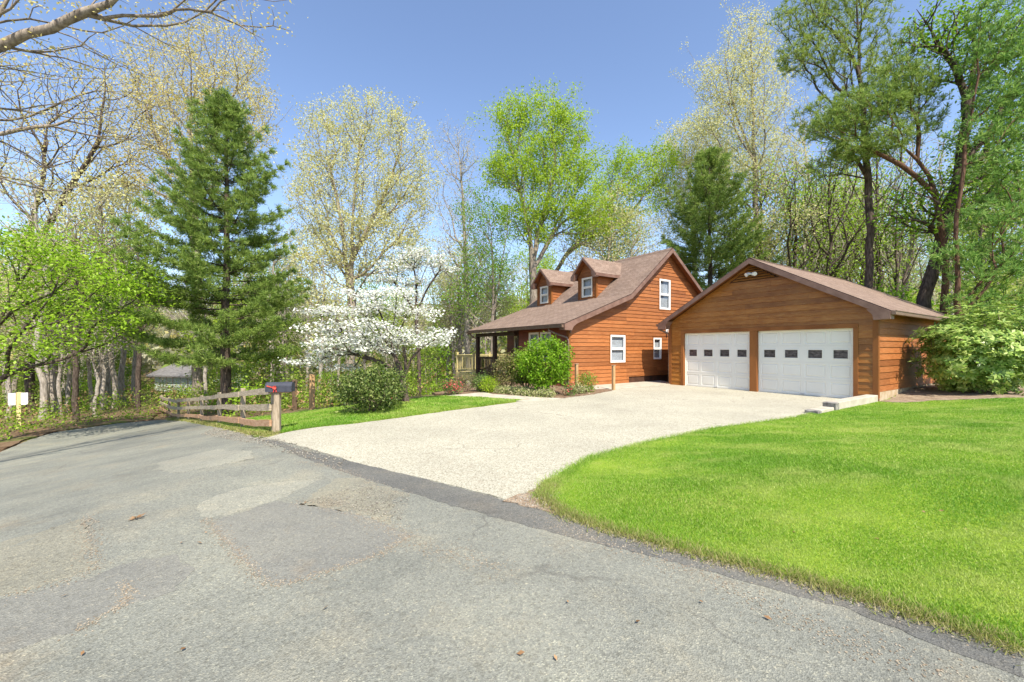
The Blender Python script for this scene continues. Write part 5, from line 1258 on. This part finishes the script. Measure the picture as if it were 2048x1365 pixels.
# ------------------------------------------------------------------ grass and small litter
def grass(name, poly, n, mat, seed, h0=.045, w0=.0035, near=2.0, excl=(), falloff=1.6, cap=30, box=None):
    rng = np.random.RandomState(seed); P = np.array(poly); x0, y0 = P.min(0) if box is None else box[0]; x1, y1 = P.max(0) if box is None else box[1]; out = []; tot = 0
    while tot < n:
        m = 200000; x = rng.uniform(x0, x1, m); y = rng.uniform(y0, y1, m); r = np.hypot(x, y)
        ok = (rng.uniform(size=m) < np.clip((near/np.maximum(r, .1))**falloff, 0, 1)) & (np.abs(x) < 1.35*y+.6) & (r < cap)
        x, y = x[ok], y[ok]; k = inside(x, y, P)
        for e in excl: k &= ~inside(x, y, np.array(e))
        out.append(np.c_[x[k], y[k]]); tot += k.sum()
    A = np.concatenate(out)[:n]; r = np.hypot(A[:, 0], A[:, 1])[:, None]; z = H(A[:, 0], A[:, 1])[:, None]+.008
    patch = 1+.3*np.sin(A[:, :1]*1.7+np.sin(A[:, 1:]*1.1))*np.sin(A[:, 1:]*1.9+1)
    B = np.c_[A, z]; a = rng.uniform(0, 2*PI, (n, 1)); sd = np.c_[np.cos(a), np.sin(a), 0*a]; hgt = h0*patch*rng.uniform(.5, 1.3, (n, 1)); w = w0*(1+r*.16)
    ln = rng.normal(0, .5, (n, 2))*hgt
    V = np.stack([B-sd*w, B+sd*w, B+np.c_[ln, hgt]], 1).reshape(-1, 3)
    tag(link(name, mesh_np(name, V, np.arange(len(V)).reshape(-1, 3), MT[mat])), kind='stuff')
grass('grass', LAWN_R, 600000, 'grass', 1, .020, .0021, 2.6, [BED_R], 1.35, 26)
grass('grass', LAWN_L, 90000, 'grass', 2, .045, .004, 9, [], 1.2, 30)
grass('dry_grass', VERGE, 9000, 'grass_dry', 3, .05, .004, 9, [], 1.0, 30)
# ragged dry grass along the road edge of the right lawn
def fringe(E=LAWN_EDGE[:8], n=9000, sd_=.06, mat='grass_dry', nm='dry_grass'):
    rng = np.random.RandomState(9); t = rng.uniform(0, len(E)-1.001, n); i = t.astype(int); f = (t-i)[:, None]
    p = E[i]*(1-f)+E[i+1]*f+rng.normal(0, sd_, (n, 2)); z = H(p[:, 0], p[:, 1])[:, None]+.008; B = np.c_[p, z]; a = rng.uniform(0, 2*PI, (n, 1)); sd = np.c_[np.cos(a), np.sin(a), 0*a]; hg = rng.uniform(.015, .055, (n, 1))
    V = np.stack([B-sd*.003, B+sd*.003, B+np.c_[rng.normal(0, .03, (n, 2)), hg]], 1).reshape(-1, 3)
    tag(link(nm, mesh_np(nm, V, np.arange(len(V)).reshape(-1, 3), MT[mat])), kind='stuff')
fringe(); fringe(LAWN_EDGE[6:14], 9000, .05, 'grass', 'grass'); fringe(np.array(PX([(562,866),(700,848),(900,820.5),(1040,801.5)])), 7000, .06, 'grass', 'grass')
def pebbles(name, poly, n, seed, size, mat='stone'):
    rng = np.random.RandomState(seed); P = np.array(poly); x0, y0 = P.min(0); x1, y1 = P.max(0); A = np.zeros((0, 2))
    while len(A) < n:
        q = rng.uniform((x0, y0), (x1, y1), (n*3, 2)); A = np.concatenate([A, q[inside(q[:, 0], q[:, 1], P)]])
    A = A[:n]; z = H(A[:, 0], A[:, 1])+.012; s = size*rng.uniform(.4, 1.3, (n, 1, 1))
    oc = np.array([[1, 0, 0], [0, 1, 0], [-1, 0, 0], [0, -1, 0], [0, 0, .6], [0, 0, -.6]])[None]*s*(1+rng.uniform(-.3, .3, (n, 6, 1)))
    V = (np.c_[A, z][:, None]+oc).reshape(-1, 3); f = np.array([[0, 1, 4], [1, 2, 4], [2, 3, 4], [3, 0, 4], [1, 0, 5], [2, 1, 5], [3, 2, 5], [0, 3, 5]])
    Fc = (np.arange(n)[:, None, None]*6+f[None]).reshape(-1, 3); tag(link(name, mesh_np(name, V, Fc, MT[mat])), kind='stuff')
pebbles('gravel', PX([(430,856),(520,872),(560,880),(700,925),(680,935),(560,905),(480,885),(400,870)]), 1600, 1, .011)
pebbles('gravel', PX([(1100,966),(1150,1020),(1200,1058),(1130,1034),(1060,1018),(1010,1004),(1050,990)]), 900, 2, .008)
pebbles('gravel', PX([(600,1010),(720,970),(820,1000),(800,1050),(700,1020)]), 900, 3, .006)
def seam(poly, n, seed, wd=.05):
    rng = np.random.RandomState(seed); P = np.array(poly); L = np.r_[0, np.cumsum(np.hypot(*np.diff(P, axis=0).T))]
    t = rng.uniform(0, L[-1], n); q = np.c_[np.interp(t, L, P[:, 0]), np.interp(t, L, P[:, 1])]+rng.normal(0, wd, (n, 2))*rng.uniform(.3, 1, (n, 1))
    z = H(q[:, 0], q[:, 1])+.003; sz = .0055*rng.uniform(.4, 1.3, (n, 1, 1))
    oc = np.array([[1, 0, 0], [0, 1, 0], [-1, 0, 0], [0, -1, 0], [0, 0, .6]])[None]*sz*(1+rng.uniform(-.3, .3, (n, 5, 1)))
    V = (np.c_[q, z][:, None]+oc).reshape(-1, 3); f = np.array([[0, 1, 4], [1, 2, 4], [2, 3, 4], [3, 0, 4]])
    tag(link('gravel', mesh_np('gravel', V, (np.arange(n)[:, None, None]*5+f[None]).reshape(-1, 3), MT['crumb'])), kind='stuff')
seam(c7([(820,400),(900,490),(1000,600),(1060,650),(1120,668),(1250,635),(1500,550),(1640,470)]), 1170, 21)
seam(c7([(1180,335),(1280,330),(1400,372),(1560,430),(1700,520),(1900,560),(2040,610)]), 1170, 22, .11)
seam(c7([(350,390),(365,500),(380,600),(300,640),(150,680),(0,720)]), 675, 23, .06)
seam(c7([(1200,170),(1330,190),(1420,225),(1560,290),(1640,300)]), 630, 24, .08)
seam(c7([(300,850),(480,758),(520,690),(480,660)]), 315, 25, .04)
seam(PX([(1090,1040),(1200,1085),(1400,1150),(1500,1200),(1700,1290),(1900,1350)]), 1170, 26, .12)
seam(PX([(1120,1000),(1200,1063),(1400,1118),(1600,1168),(1800,1228),(2040,1308)]), 2600, 27, .05)
def litter():
    rng = np.random.RandomState(12); n = 26; px = rng.uniform(100, 2040, n); py = rng.uniform(880, 1330, n); A = np.array([at(a, b) for a, b in zip(px, py)]); C = np.c_[A, H(A[:, 0], A[:, 1])+.015]
    V, Fc = leaf_quads(C, 1, 0, .035, rng, 3.0, .5); tag(link('leaf_litter', mesh_np('leaf_litter', V, Fc, MT['deadleaf'])), kind='stuff')
litter()
def dead_leaf():
    g = at(272, 1039); rng = np.random.RandomState(4); b = MB(); 
    for k in range(7):
        a = 2*PI*k/7; r = rng.uniform(.04, .075); t = Vector((math.cos(a), math.sin(a), rng.uniform(.1, .6))); w = Vector((-math.sin(a), math.cos(a), 0))*.014
        b.face([(0, 0, .008), t*r*.6+w, t*r, t*r*.6-w])
    o = b.build('dry_leaf', MT['deadleaf']); o.location = (g[0], g[1], h1(*g)+.004); tag(o, 'curled brown dry leaf lying on the left of the asphalt road', 'leaf')
dead_leaf()
